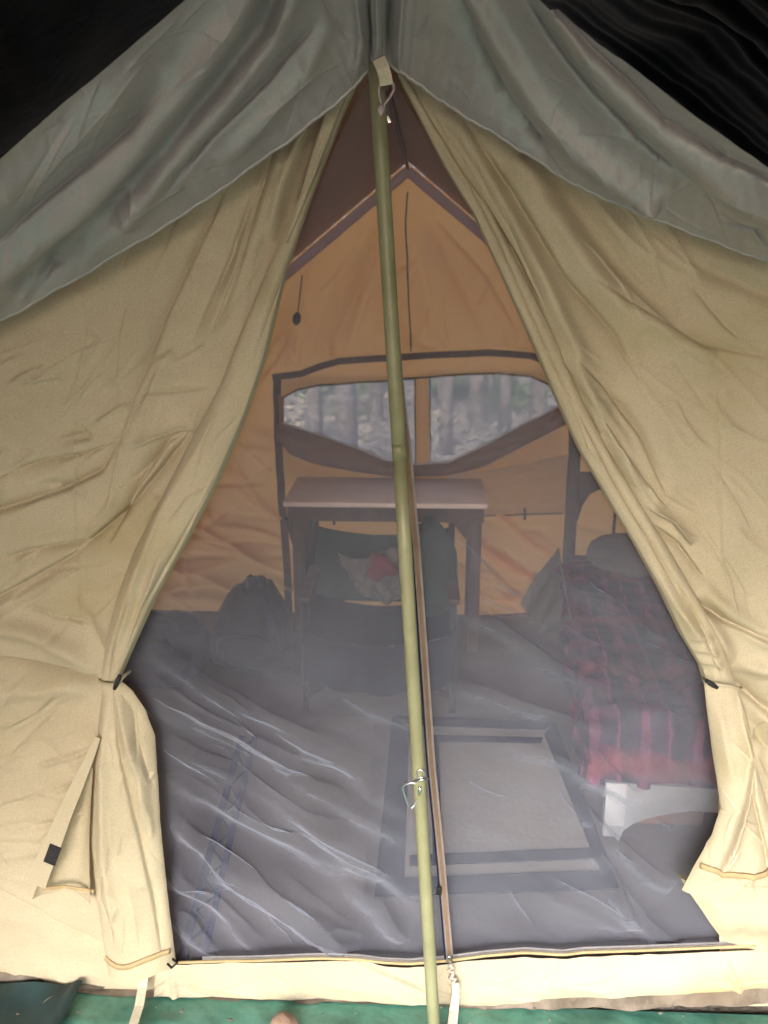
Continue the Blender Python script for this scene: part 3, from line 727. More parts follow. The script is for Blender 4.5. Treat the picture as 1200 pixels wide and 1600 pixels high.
pl = [([(200, 1060), (330, 1125), (480, 1210), (590, 1262)], 1.9, 7), ([(236, 1128), (360, 1190), (470, 1254), (600, 1300)], 1.9, 6),
      ([(215, 1040), (300, 1085), (420, 1150), (520, 1205)], 1.3, 5),
      ([(250, 1185), (380, 1260), (500, 1320), (600, 1372)], 1.7, 6), ([(252, 1250), (350, 1310), (450, 1385), (560, 1450)], 1.8, 6),
      ([(300, 1270), (420, 1355), (520, 1440), (590, 1495)], 1.5, 5), ([(330, 1310), (430, 1400), (540, 1490)], 1.5, 5),
      ([(258, 1340), (340, 1400), (430, 1490)], 1.4, 5), ([(235, 1000), (320, 1050), (430, 1108), (560, 1160)], 1.5, 6),
      ([(262, 1400), (300, 1430), (360, 1490)], 1.3, 5), ([(540, 1380), (600, 1410), (640, 1470)], .9, 4)]
pr = [([(690, 1050), (760, 1068), (850, 1100), (960, 1140)], 1.5, 4), ([(700, 930), (780, 965), (870, 1030), (980, 1080)], 1.2, 4),
      ([(760, 1140), (860, 1165), (900, 1180), (960, 1235)], 1.5, 4), ([(880, 880), (960, 930), (1040, 1000)], 1.3, 4),
      ([(860, 1120), (940, 1180), (1010, 1250)], 1.2, 5), ([(900, 1230), (960, 1300), (1060, 1380)], 1.3, 5), ([(920, 1290), (960, 1350), (1000, 1450)], 1.2, 5),
      ([(700, 820), (760, 880), (820, 940)], 1.1, 3), ([(960, 1350), (1010, 1430), (1080, 1480)], 1.2, 5)]
rz = random.Random(5)
for k in range(12):
    x = rz.uniform(720, 1030); y = rz.uniform(820, 1400); L = rz.uniform(50, 150); a = R(rz.gauss(32, 12))
    pr.append(([(x, y), (x+math.cos(a)*L*.5, y+math.sin(a)*L*.5+4), (x+math.cos(a)*L, y+math.sin(a)*L)], rz.uniform(.9, 1.4), rz.uniform(2.5, 4)))
for k in range(14):
    x = rz.uniform(225, 500); y = rz.uniform(1020, 1440); L = rz.uniform(60, 190); a = R(rz.gauss(31, 5))
    pl.append(([(x, y), (x+math.cos(a)*L*.5, y+math.sin(a)*L*.5-3), (x+math.cos(a)*L, y+math.sin(a)*L)], rz.uniform(1.2, 1.9), rz.uniform(2.5, 3.95)))
softl = rnd_creases(16, (230, 1030, 430, 1400), 31, 4, (240, 420), (.022, .042), (8, 13), 97, ('soft',))+[([(560, 180), (520, 400), (480, 700)], .02, 18), ([(590, 200), (560, 500), (500, 900)], .02, 24)]+rnd_creases(30, (240, 1020, 560, 1450), 31, 5, (140, 320), (.012, .030), (5, 11), 95, ('soft',))
softr = [([(650, 250), (720, 500), (760, 700)], .02, 22)]+rnd_creases(30, (680, 860, 1060, 1430), 28, 12, (100, 260), (.006, .015), (4, 9), 96, ('soft',))
screen('mesh_screen', 108, 1508, SLe, lambda y: zf(y), 260, pl, softl, 101)
screen('mesh_screen', 108, 1508, lambda y: zf(y), SRe, 260, pr, softr, 111)
zl = empty('x', (0, 0, 0), None, None); bpy.data.objects.remove(zl)
def zstrip(off, wid, mat, Y, nm, par, y0=200, thick=.002):
    ys = np.linspace(y0, 1500, 70)
    return solid(nm, strap([P(float(zf(y))+off*np.interp(y, [200, 1500], [1.25, .95]), y, Y) for y in ys], wid, thick, (0, -1, 0)), M[mat], par)
zb = zstrip(0, .017, 'zipgrey', -.002, 'zip_tape', tent)
M['zipbrown'] = cloth('zipbrown', (.18, .12, .08), (.26, .18, .12), (0, 0, 0), 0, scale=9)
zstrip(0, .0075, 'zipbrown', -.0045, 'zip_cover', zb)
ys = np.linspace(1350, 1500, 30)
solid('zip_coil', tube([P(float(zf(y))-7, y, -.004) for y in np.linspace(250, 1500, 80)], .0022, 6), M['bluebag'], zb, smooth=True)
solid('zip_slider', join(box(*(Vector(P(686, 1392, -.012))-Vector((.006, .003, .010))), *(Vector(P(686, 1392, -.012))+Vector((.006, .003, .010))))), M['black'], zb, bev=.002)
# pale binding where the net meets the sill
solid('net_binding', strap([P(x, y-6, .002) for x, y in zip(sx[30:390:5], topy[30:390:5])], .010, .002, (0, -1, 0)), M['netbind'], tent)

# ---- side walls, roof
def lattice(name, fn, n, m, mat, par):
    a, b = np.meshgrid(np.linspace(0, 1, n), np.linspace(0, 1, m), indexing='ij'); return link(name, gridmesh(name, fn(a, b)), M[mat], par)
for sgn in (-1, 1):
    def fn(a, b, sgn=sgn):
        y = b*YB; x = AX+sgn*HW*a
        z = roofz(x, y)-.035*np.sin(np.pi*b)*np.sin(np.pi*a)+.012*vnoise(a*200, b*200, 30, 7)*np.sin(np.pi*b)*(a < .98)
        return np.stack([x, y, z], -1)
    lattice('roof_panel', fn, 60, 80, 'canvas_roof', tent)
    def fs(a, b, sgn=sgn):
        y = b*YB; x = AX+sgn*(HW+0*a); z = roofz(x, y)*(1-a)
        x = x-sgn*(.03*np.sin(np.pi*a)*np.sin(np.pi*b)+.02*vnoise(a*200, b*300, 25, 9)*np.sin(np.pi*b)*np.sin(np.pi*a))
        return np.stack([x, y, z], -1)
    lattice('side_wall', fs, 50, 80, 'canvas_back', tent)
solid('ridge_binding', tube([(AX, y, APEX-.01+.035*y/YB) for y in np.linspace(.02, YB-.01, 12)], .007, 8), M['brown'], tent, smooth=True)

# ---- back wall with its two window openings
xs = np.arange(AX-HW, AX+HW+.001, .0085); zs = np.arange(0, APEX+.10, .0085)
Zb, Xb = np.meshgrid(zs[::-1], xs, indexing='ij')
def proj(W):
    d = W-CAM; k = d@_f; return 600+FPX*(d@_r)/k, 800-FPX*(d@_u)/k
Wb = np.stack([Xb, np.full_like(Xb, YB), Zb], -1); PXb, PYb = proj(Wb)
def inpoly(px, py, poly):
    c = np.zeros(px.shape, bool); n = len(poly)
    for i in range(n):
        x0, y0 = poly[i]; x1, y1 = poly[(i+1) % n]
        if y0 == y1: continue
        m = ((y0 > py) != (y1 > py)) & (px < (x1-x0)*(py-y0)/(y1-y0)+x0); c ^= m
    return c
WL = [(442, 622), (466, 609), (500, 602), (560, 598), (610, 595), (648, 592), (650, 745), (600, 745), (520, 712), (442, 690)]
WR = [(670, 588), (720, 585), (780, 584), (830, 589), (858, 602), (872, 628), (868, 652), (820, 678), (760, 710), (700, 732), (671, 742)]
cx = (PXb[:-1, :-1]+PXb[1:, 1:])/2; cy = (PYb[:-1, :-1]+PYb[1:, 1:])/2; czz = (Zb[:-1, :-1]+Zb[1:, 1:])/2; cxx = (Xb[:-1, :-1]+Xb[1:, 1:])/2
keep = ~(inpoly(cx, cy, WL) | inpoly(cx, cy, WR)) & ~((czz > roofz(cxx, YB)-.052) & (czz < roofz(cxx, YB)-.022) & (np.abs(cxx-AX) < .95)) & (czz < roofz(cxx, YB))  # also cuts an added slot under the gable to let daylight into the tape
bf = [([(250, 800), (310, 820), (370, 850), (440, 895)], .034, 15, 'left'), ([(240, 880), (300, 890), (370, 920), (420, 950)], .026, 14, 'left'),
      ([(262, 740), (340, 760), (420, 755)], -.012, 10, 'left'), ([(380, 700), (430, 705)], .010, 6), ([(700, 810), (770, 860), (830, 900), (880, 905)], .030, 13, 'right'),
      ([(760, 790), (830, 850), (890, 880)], .020, 11, 'left'), ([(740, 860), (800, 920), (850, 950)], -.018, 10, 'left'),
      ([(500, 400), (470, 480), (440, 560)], .012, 14), ([(560, 380), (520, 460), (480, 560)], -.016, 13, 'left'), ([(600, 350), (560, 450), (520, 550)], .014, 12),
      ([(660, 350), (700, 440), (750, 540)], .014, 13), ([(680, 340), (760, 430), (810, 520)], -.014, 12, 'left'), ([(650, 380), (670, 470), (690, 550)], -.012, 10),
      ([(250, 930), (330, 935), (430, 950)], .012, 8), ([(760, 940), (830, 930), (870, 935)], .012, 7)]
bf += rnd_creases(40, (430, 380, 860, 560), 100, 22, (60, 160), (.003, .009), (5, 12), 121)
bf += rnd_creases(40, (220, 620, 440, 950), 20, 20, (50, 150), (.004, .010), (5, 12), 122)
bf += rnd_creases(30, (640, 800, 900, 950), 35, 18, (50, 150), (.004, .010), (5, 12), 123)
hb = 2.3*folds(PXb, PYb, bf)+.018*vnoise(PXb, PYb, 60, 124)
near = inpoly(PXb, PYb, [(425, 575), (640, 545), (830, 545), (905, 600), (905, 760), (425, 760)])
hb = np.where(near, hb*.15, hb)
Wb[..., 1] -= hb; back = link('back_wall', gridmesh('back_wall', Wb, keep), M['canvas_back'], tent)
def bstrap(pts, wid, mat, Y=YB-.012, nm='window_trim', par=back, jit=.6): return solid(nm, wallstrap(pts, wid, Y, .004, jit), M[mat], par)
bstrap([(426, 590), (470, 584), (500, 572), (530, 565), (640, 557), (700, 554), (760, 551), (830, 556), (880, 575)], .030, 'brown')
bstrap([(433, 588), (434, 680), (440, 780), (446, 850), (452, 960)], .036, 'brown', YB-.017)
bstrap([(440, 622), (466, 609), (500, 602), (560, 598), (610, 595), (670, 589), (720, 585), (780, 583), (830, 588), (858, 601), (874, 628)], .009, 'brown', YB-.018)
bstrap([(442, 620), (442, 664)], .007, 'brown', YB-.016)
bstrap([(437, 618), (437, 668)], .012, 'canvas_back', YB-.022)
bstrap([(648, 590), (650, 745)], .006, 'brown', YB-.012); bstrap([(671, 588), (673, 745)], .006, 'brown', YB-.012)
bstrap([(891, 580), (892, 700), (893, 960)], .022, 'brown', YB-.016)
bstrap([(636, 300), (634, 350), (638, 450), (642, 550)], .007, 'brown', YB-.018, 'seam')
bstrap([(486, 804), (560, 802), (650, 806), (760, 806), (880, 802)], .008, 'brown', YB-.014, 'seam')
bstrap([(445, 960), (560, 962), (700, 966), (850, 960), (960, 955)], .020, 'brown', YB-.02, 'seam')
bstrap([(240, 962), (340, 962), (450, 962)], .020, 'brown', YB-.02, 'seam')
# pale tape along the back gable, brightened through a slot added behind it
for sgn in (-1, 1):
    solid('gable_tape', strap([(AX+sgn*q, YB-.02-.002*sgn, float(roofz(AX+sgn*q, YB))-.040) for q in np.linspace(0, .96, 12)], .042, .003, (0, -1, 0)), M['backlit_tape'], back)
for wp, nm in ((WL, 'window_net'), (WR, 'window_net')):
    x0, x1 = min(p[0] for p in wp)-6, max(p[0] for p in wp)+6; y0, y1 = min(p[1] for p in wp)-6, max(p[1] for p in wp)+4
    yy, xx = np.meshgrid(np.linspace(y0, y1, 40), np.linspace(x0, x1, 60), indexing='ij')
    W = P(xx, yy, YB+.012); W[..., 1] += .012*vnoise(xx*1.0, yy, 26, 130)
    link(nm, gridmesh(nm, W), M['winnet'], back)
# window cover hanging half unrolled below the panes
def sag(name, top, bot, x0, x1, Y, mat, seed):
    tp = edge([(a, b) for a, b in top]); bt = edge([(a, b) for a, b in bot])
    xx = np.linspace(x0, x1, 130); T, XX = np.meshgrid(np.linspace(0, 1, 30), xx, indexing='ij')
    YY = tp(xx)[None]+(bt(xx)-tp(xx))[None]*T
    h = .05*np.sin(np.pi*T)**.8+.02*vnoise(XX+YY, YY, 30, seed)+.012*vnoise(XX, YY*2, 14, seed+1)
    W = P(XX, YY, Y); W[..., 1] -= h; return link(name, gridmesh(name, W), M[mat], back)
wc = sag('window_cover', [(433, 660), (455, 664), (500, 681), (560, 702), (600, 718), (660, 726), (700, 722), (760, 694), (820, 662), (868, 638), (900, 622)],
    [(433, 688), (455, 712), (500, 728), (560, 738), (610, 745), (700, 744), (760, 728), (830, 690), (885, 664), (900, 655)], 434, 897, YB-.045, 'brownflap', 140)
bstrap([(440, 661), (500, 680), (560, 701), (600, 718), (650, 726), (700, 722), (760, 694), (820, 662), (866, 639)], .007, 'netbind', YB-.075, 'cover_edge', wc)
# lower cover cloth hanging behind the table
sag('window_cover', [(700, 738), (760, 735), (820, 725), (885, 710)], [(700, 800), (760, 802), (885, 800)], 700, 890, YB-.02, 'undercloth', 150)
# cords and toggles inside
solid('cord', tube([P(472, 430, YB-.05), P(468, 465, YB-.05), P(465, 492, YB-.05)], .003, 6), M['black'], tent)
solid('toggle', tube([P(465, 488, YB-.05), P(464, 494, YB-.05), P(463, 503, YB-.05), P(463, 508, YB-.05)], [.008, .018, .018, .007], 10), M['black'], tent, smooth=True)
for q in ((820, 790), (522, 798)):
    solid('toggle', tube([P(q[0], q[1], YB-.04), P(q[0], q[1]+22, YB-.04)], .006, 8), M['black'], tent, smooth=True)

# ---- ground sheet inside
def ff(a, b):
    x = AX-HW+.005+a*(2*HW-.01); y = .012+b*(YB-.03); z = .004+.012*(vnoise(a*300, b*300, 20, 13)+.5)
    return np.stack([x, y, z], -1)
lattice('ground_sheet', ff, 90, 90, 'floor', tent)

# ---- webbing and string at the peak
pk = solid('peak_webbing', strap([P(592, 92, -.13), P(598, 106, -.135), P(602, 120, -.135), P(604, 133, -.132)], .0215, .003, (0, -1, 0)), M['webbing'], tent)
solid('peak_string', tube([P(x, y, -.125) for x, y in ((593, 132), (592, 143), (594, 155), (597, 164), (596, 172), (596, 178), (599, 172), (601, 163), (609, 152), (615, 141), (615, 133), (611, 126))], .0022, 8), M['string'], tent, smooth=True)
solid('string_knot', tube([P(596, 162, -.125), P(596, 168, -.125), P(595, 174, -.125), P(595, 181, -.125)], [.003, .006, .0055, .002], 8), M['string'], tent, smooth=True)
solid('zip_pull', strap([P(605, 182, -.02), P(609, 192, -.02)], .0045, .002, (0, -1, 0)), M['steel'], tent)

# ================================================================ GREY FLY: fold over the tent, lifted towards the camera
HP = np.array([(-420, 760), (-150, 600), (0, 503), (130, 430), (300, 328), (450, 222), (540, 150), (575, 112), (590, 104), (612, 104), (642, 124), (700, 166), (800, 227), (900, 291), (1000, 334), (1100, 372), (1200, 410), (1400, 490), (1600, 580)], float)
UP = np.array([(-330, 560), (-150, 390), (0, 250), (80, 178), (180, 95), (290, 0), (400, -90), (520, -170), (590, -215), (612, -215), (680, -160), (780, -75), (870, 8), (960, 88), (1030, 140), (1110, 200), (1200, 266), (1400, 380), (1600, 500)], float)
k = np.arange(len(HP)); kk = np.concatenate([np.linspace(0, 2, 30)[:-1], np.linspace(2, 16, 620)[:-1], np.linspace(16, 18, 30)])
from_i = lambda A, c: np.interp(kk, k, A[:, c])
Hx, Hy, Ux, Uy = from_i(HP, 0), from_i(HP, 1), from_i(UP, 0), from_i(UP, 1)
Hy = Hy+1.2*np.sin(kk*9)+.8*np.sin(kk*23)
T = np.linspace(0, 1, 190)[:, None]
PX = Ux*(1-T)+Hx*T; PY = Uy*(1-T)+Hy*T; Yd = -.50*(1-T)-.10*T+0*PX
ff_ = [([(-40, 460), (110, 345), (220, 230), (300, 130), (380, 20), (420, -60)], .050, 28, 'ridge', 'full'),
      ([(40, 440), (170, 330), (260, 230), (330, 140), (400, 50), (450, -60)], -.045, 22, 'ridge', 'full'),
      ([(-40, 340), (80, 250), (170, 165), (240, 100)], .030, 26), ([(-20, 395), (90, 300), (200, 205), (260, 130)], -.024, 16, 'left'),
      ([(200, 335), (270, 250), (350, 160), (430, 60), (470, -40)], .040, 20, 'ridge', 'full'),
      ([(260, 300), (330, 215), (420, 130), (500, 30)], -.026, 16, 'left'),
      ([(340, 260), (420, 180), (480, 110), (520, 20)], .022, 16), ([(30, 480), (50, 440), (75, 400)], .018, 9), ([(45, 480), (66, 446), (84, 410)], -.010, 5, 'pinch'),
      ([(210, 330), (250, 310), (290, 290)], .010, 6, 'left'), ([(180, 290), (200, 300), (215, 330)], .010, 5, 'pinch'),
      ([(560, 100), (566, 50), (560, 0), (552, -60)], .030, 9, 'ridge', 'full'), ([(578, 104), (580, 50), (576, 0), (574, -60)], -.030, 6, 'left', 'full'),
      ([(590, 104), (592, 50), (590, 0), (588, -60)], .020, 7, 'ridge', 'full'), ([(608, 104), (606, 50), (608, 0), (606, -60)], -.034, 6, 'pinch', 'full'),
      ([(620, 108), (624, 60), (628, 0), (632, -60)], .022, 8, 'ridge', 'full'),
      ([(545, 60), (520, 30), (500, -10)], -.014, 7, 'pinch'), ([(650, 60), (665, 40), (675, 20)], .006, 5, 'pinch'),
      ([(700, -40), (745, 60), (790, 150), (850, 230)], -.050, 20, 'right', 'full'), ([(720, -40), (770, 50), (830, 150), (900, 230), (1010, 310)], .048, 20, 'ridge', 'full'),
      ([(830, -40), (900, 60), (960, 140), (1040, 215), (1150, 300), (1260, 350)], .045, 24, 'ridge', 'full'),
      ([(800, -40), (860, 60), (930, 150), (1020, 240), (1100, 300)], -.030, 24, 'left'),
      ([(870, 10), (960, 110), (1040, 190), (1130, 250), (1260, 320)], -.030, 14, 'left', 'full'),
      ([(820, 210), (850, 200), (885, 180)], .006, 4, 'pinch'), ([(900, 205), (970, 212), (1030, 230), (1100, 280), (1200, 322)], .010, 7, 'left'),
      ([(1010, 300), (1022, 270), (1030, 240)], .010, 6, 'left'), ([(985, 300), (1010, 308), (1030, 322)], .014, 7), ([(1130, 350), (1180, 360), (1200, 390)], -.012, 6, 'left')]
ff_ += rnd_creases(48, (0, 40, 520, 460), -48, 14, (40, 200), (.0015, .005), (3, 9), 161)
ff_ += rnd_creases(48, (650, 0, 1200, 400), 42, 14, (40, 200), (.0015, .005), (3, 9), 162)
hh = .95*folds(PX, PY, ff_)+.010*vnoise(PX, PY, 90, 163)+.003*vnoise(PX, PY, 20, 164)
gr = rnd_creases(160, (0, 60, 1200, 480), 0, 60, (12, 50), (.001, .003), (2, 5), 165)
hh += folds(PX, PY, gr)
hh *= np.clip((1-T)*9, .12, 1)
A = P(PX, PY, Yd); A[..., 1] -= hh*.7; A[..., 2] -= hh*.55
B = []
for q in np.linspace(0, 1, 40)[1:]:
    row = A[-1].copy(); y1 = YB-.02
    row[:, 1] = A[-1][:, 1]*(1-q)+y1*q
    e = min(1, q*9); xo = np.clip((row[:, 0]-AX)/1.45, -1.2, 1.2)*1.62*q+(row[:, 0]-AX)*(1-q)
    row[:, 0] = AX+xo
    row[:, 2] = A[-1][:, 2]*(1-e)+(np.maximum(roofz(row[:, 0], row[:, 1]), .9)+.075)*e
    B.append(row)
Wf = np.concatenate([A, np.stack(B)], 0)
flyo = link('grey_fly_sheet', gridmesh('grey_fly_sheet', Wf), M['fly'])
tag(flyo, 'grey coated fly sheet draped over the tent peak with a wrinkled hanging edge', 'fly sheet')
solid('hem_roll', tube([tuple(p+np.array([0, 0, .002])) for p in A[-1][29:650:3]], .004, 8), M['fly'], flyo, smooth=True)

# ================================================================ THE FRONT POLE
pt, pb = Vector(P(587, 98, -.105)), Vector(G(681, 1650, 0))
pole = empty('tent_pole', pb, 'olive green tubular pole standing before the mesh door', 'pole')
mid = pt.lerp(pb, .335)
solid('upper_section', tube([pt.lerp(mid, t) for t in np.linspace(0, 1, 6)], [.0134]*6, 20), M['pole'], pole, smooth=True)
solid('lower_section', tube([mid.lerp(pb, t) for t in np.linspace(0, 1, 8)], [.0134]*8, 20), M['pole'], pole, smooth=True)
solid('joint_collar', tube([mid+(pt-mid).normalized()*.03, mid+(pt-mid).normalized()*.004], [.01345, .01355], 20), M['pole'], pole, smooth=True)
solid('foot_plug', tube([pb+Vector((0, 0, .02)), pb+Vector((0, 0, .001))], .0155, 16), M['black'], pole, smooth=True)

# ================================================================ SNAP HOOK ON THE POLE
c = P(641, 1232, -.155)
hk = empty('snap_hook', c, 'small bright steel snap hook clipped at the lower pole', 'hook')
hp = [(655, 1224), (643, 1223), (632, 1226), (629, 1232), (633, 1245), (637, 1257), (643, 1263), (649, 1257), (652, 1247), (654, 1236), (655, 1228)]
solid('hook_body', tube([P(x, y, -.150) for x, y in hp], .0022, 8, closed=True), M['steel'], hk, smooth=True)
solid('gate', tube([P(646, 1221, -.158), P(660, 1218, -.158), P(669, 1217, -.155)], [.0018, .003, .0026], 8), M['steel'], hk, smooth=True)
solid('eye_ring', tube([Vector(P(657, 1209, -.152))+Vector((math.cos(a)*.0075, 0, math.sin(a)*.009)) for a in np.linspace(0, 6.28, 16)[:-1]], .002, 8, closed=True), M['steel'], hk, smooth=True)
solid('swivel', tube([P(656, 1228, -.152), P(656, 1234, -.152), P(655, 1242, -.152)], [.003, .0045, .003], 10), M['steel'], hk, smooth=True)

# ================================================================ INSIDE THE TENT
def onz(px, py, z): return Vector(G(px, py, z))
# --- table
TZ = .695
fl_, fr_ = onz(440, 789, TZ), onz(762, 770, TZ); yf = 1.90; yb_ = 2.345
x0, x1 = P(442, 780, yf)[0], P(763, 776, yf)[0]
tb = empty('camp_table', ((x0+x1)/2, (yf+yb_)/2, 0), 'small wooden table with a pale pinkish top before the back window', 'table')
solid('tabletop', box(x0, yf, TZ-.022, x1, yb_, TZ), M['tabletop'], tb, bev=.004)
solid('apron', box(x0+.015, yf+.012, TZ-.085, x1-.015, yf+.03, TZ-.024), M['darkwood'], tb)
solid('apron', box(x0+.015, yb_-.03, TZ-.085, x1-.015, yb_-.012, TZ-.024), M['darkwood'], tb)
for sx_, in ((x0+.012,), (x1-.03,)): solid('apron', box(sx_, yf+.032, TZ-.084, sx_+.018, yb_-.032, TZ-.025), M['darkwood'], tb)
lx0, lx1 = P(456, 880, yf)[0], P(752, 880, yf)[0]
for xx in (lx0, lx1-.045):
    for yy in (yf+.034, yb_-.075):
        solid('leg', box(xx, yy, .01, xx+.045, yy+.04, TZ-.026), M['darkwood'], tb, bev=.003)
a = Vector((lx0+.05, yf+.05, TZ-.085))
solid('brace', prism([(lx0+.046, TZ-.086), (lx0+.12, TZ-.086), (lx0+.046, TZ-.19)], yf+.04, yf+.06), M['darkwood'], tb)
solid('brace', prism([(lx1-.046, TZ-.19), (lx1-.13, TZ-.086), (lx1-.046, TZ-.086)], yf+.04, yf+.06), M['darkwood'], tb)
solid('brace', prism([(lx0-.002, TZ-.2), (lx0-.03, TZ-.086), (lx0-.002, TZ-.086)], yf+.04, yf+.06), M['darkwood'], tb)
# --- folding chair
yc = 1.78
def wp(px, py, Y): return Vector(P(px, py, Y))
xl, xr = P(492, 850, yc)[0], P(706, 850, yc)[0]
ch = empty('camp_chair', ((xl+xr)/2, yc-.2, 0), 'low folding camp chair with a dark green cloth back before the table', 'chair')
ZT, ZS = .625, .345
for xx in (xl, xr):
    solid('back_post', tube([(xx, yc-.02, .02), (xx, yc, ZS), (xx, yc+.04, ZT+.01)], .013, 10), M['black'], ch, smooth=True)
    solid('front_leg', tube([(xx, yc-.40, .02), (xx, yc-.36, .30), (xx, yc-.34, ZS+.10)], .013, 10), M['black'], ch, smooth=True)
    solid('armrest', box(xx-.022, yc-.38, ZS+.10, xx+.022, yc, ZS+.122), M['darkwood'], ch, bev=.005)
for s in (-1, 1):
    solid('cross_leg', tube([((xl+xr)/2-s*(xr-xl)/2, yc-.30, .03), ((xl+xr)/2+s*(xr-xl)/2, yc-.30, ZS-.01)], .010, 8), M['black'], ch, smooth=True)
    solid('cross_leg', tube([((xl+xr)/2-s*(xr-xl)/2, yc-.08, .03), ((xl+xr)/2+s*(xr-xl)/2, yc-.08, ZS-.01)], .010, 8), M['black'], ch, smooth=True)
a, b = np.meshgrid(np.linspace(0, 1, 24), np.linspace(0, 1, 50), indexing='ij')
zt = ZT-.055*np.sin(np.pi*b)**.8; zb_ = ZS-.03-.02*np.sin(np.pi*b)
W = np.stack([xl+(xr-xl)*b, yc+.03-.05*a+.05*np.sin(np.pi*b)+.01*vnoise(b*100, a*100, 22, 3), zt+(zb_-zt)*a], -1)
solid_back = link('backrest', gridmesh('backrest', W), M['green'], ch)
W = np.stack([xl+(xr-xl)*b, yc-.02-.40*a, ZS-.05*np.sin(np.pi*b)+.0*a], -1)
link('seat', gridmesh('seat', W), M['nylon'], ch)
W = np.stack([xl+(xr-xl)*b, yc-.422+.012*np.sin(b*20), ZS-.05*np.sin(np.pi*b)-.20*a], -1)
link('seat_skirt', gridmesh('seat_skirt', W), M['nylon'], ch)
def blob(cx_, cy_, cz_, rx, ry, rz, seed, pw=1.0, wr=.08, flat=None, n=44):
    th, ph = np.meshgrid(np.linspace(0, 2*np.pi, n+1), np.linspace(.001, np.pi-.001, n), indexing='xy')
    s = lambda v, e: np.sign(v)*np.abs(v)**e
    x = s(np.cos(th), pw)*s(np.sin(ph), pw); y = s(np.sin(th), pw)*s(np.sin(ph), pw); z = s(np.cos(ph), pw)
    nz = 1+wr*(vnoise(x*40+100, z*40+y*25+100, 16, seed)+.6*vnoise(x*40+y*30+100, z*40+100, 7, seed+1))*2
    nz[:, -1] = nz[:, 0]
    X_, Y_, Z_ = cx_+rx*x*nz, cy_+ry*y*nz, cz_+rz*z*nz
    if flat is not None: Z_ = np.maximum(Z_, flat)
    return np.stack([X_, Y_, Z_], -1)
# grey shirt draped over the chair with a red patch
a, b = np.meshgrid(np.linspace(0, 1, 60), np.linspace(0, 1, 70), indexing='ij')
pl_ = 526+48*a**1.2; pr_ = 668-42*a; PX = pl_+(pr_-pl_)*b; PY = 866+8*np.sin(b*7)*(1-a)+ (74-22*np.abs(b-.6))*a
hh = .03*np.sin(np.pi*a)+.06*vnoise(PX+PY*.6, PY*.5, 22, 61)+.03*vnoise(PX, PY, 9, 62)
W = P(PX, PY, yc-.16); W[..., 1] -= hh
bagc = link('grey_shirt', gridmesh('grey_shirt', W), M['greybag'])
so_ = bagc.modifiers.new('s', 'SOLIDIFY'); so_.thickness = .012; so_.offset = 1
tag(bagc, 'pale grey shirt with a dull red patch draped over the camp chair', 'shirt')
pv = [P(594, 888, yc-.27)]
for k in range(18):
    t = 2*math.pi*k/18; rr_ = 21+5*math.sin(3*t+1)+3*math.sin(5*t); pv.append(P(594+rr_*math.cos(t), 889+rr_*.95*math.sin(t), yc-.232))
pv[0][1] += .02
solid('red_patch', (pv+[p+np.array([0, .035, 0]) for p in pv], [(0, 1+k, 1+(k+1) % 18) for k in range(18)]+[(1+k, 20+k, 20+(k+1) % 18, 1+(k+1) % 18) for k in range(18)]), M['red'], bagc, smooth=True)
# dark strap hanging beside the bag
jk = link('dark_jacket', gridmesh('dark_jacket', blob(P(672, 880, yc)[0], yc-.12, ZS+.12, .10, .10, .22, 8, .8, .10)), M['green'])
tag(jk, 'dark green jacket heaped on the right side of the camp chair', 'jacket')
# --- bags on the floor at the left
g = G(385, 1052, 0)
bp = link('backpack', gridmesh('backpack', np.where(np.array([1, 1, 1]), blob(g[0], g[1]+.12, .17, .165, .13, .20, 5, .72, .07, .012), 0)), M['nylon'])
W = np.array([v.co[:] for v in bp.data.vertices]); zt_ = (W[:, 2]-.02)/.36
W[:, 0] = g[0]+(W[:, 0]-g[0])*np.interp(zt_, [0, .5, 1], [1.15, .95, .52])+.02*zt_
bp.data.vertices.foreach_set('co', W.reshape(-1).astype(np.float32)); bp.data.update()
tag(bp, 'black domed backpack standing on the tent floor left of the table', 'backpack')
solid('zip_line', tube([(g[0]-.09+.18*k/10, g[1]-.055-.03*math.sin(math.pi*k/10), .175+.03*math.sin(math.pi*k/10)) for k in range(11)], .003, 6), M['bluebag'], bp, smooth=True)
solid('carry_loop', tube([(g[0]+.0, g[1]+.08, .36), (g[0]+.01, g[1]+.07, .40), (g[0]+.05, g[1]+.07, .40), (g[0]+.06, g[1]+.08, .35)], .008, 8), M['nylon'], bp, smooth=True)
solid('front_pocket', (lambda W_: ([tuple(v) for v in W_.reshape(-1, 3)], [(i*31+j, (i+1)*31+j, (i+1)*31+j+1, i*31+j+1) for i in range(29) for j in range(30)]))(blob(g[0]-.0, g[1]-.0, .10, .12, .05, .08, 15, .7, .05, .012, 30)), M['nylon'], bp, smooth=True)
solid('shoulder_strap', strap([(g[0]+.06, g[1]+.03, .33), (g[0]+.11, g[1]-.01, .24), (g[0]+.14, g[1]-.03, .10), (g[0]+.13, g[1]-.02, .02)], .03, .006, (0, -1, .2)), M['bluebag'], bp)
for (px, py, rx, rz, lab, mt, nm) in ((262, 1085, .20, .145, 'dark blue duffel bag slumped by the left door flap', 'bluebag', 'duffel_bag'),):
    g2 = G(px, py, 0)
    d = link(nm, gridmesh(nm, blob(g2[0]-.06, g2[1]+.15, rz*.85, rx, .15, rz, 25, .75, .10, .012)), M[mt]); tag(d, lab, 'bag')
    solid('handle', strap([(g2[0]-.14, g2[1]+.03, rz*1.1), (g2[0]-.12, g2[1]-.0, rz*1.6), (g2[0]+.0, g2[1]-.0, rz*1.6), (g2[0]+.03, g2[1]+.03, rz*1.1)], .025, .005, (0, -1, .3)), M['nylon'], d)
g3 = G(455, 1075, 0)
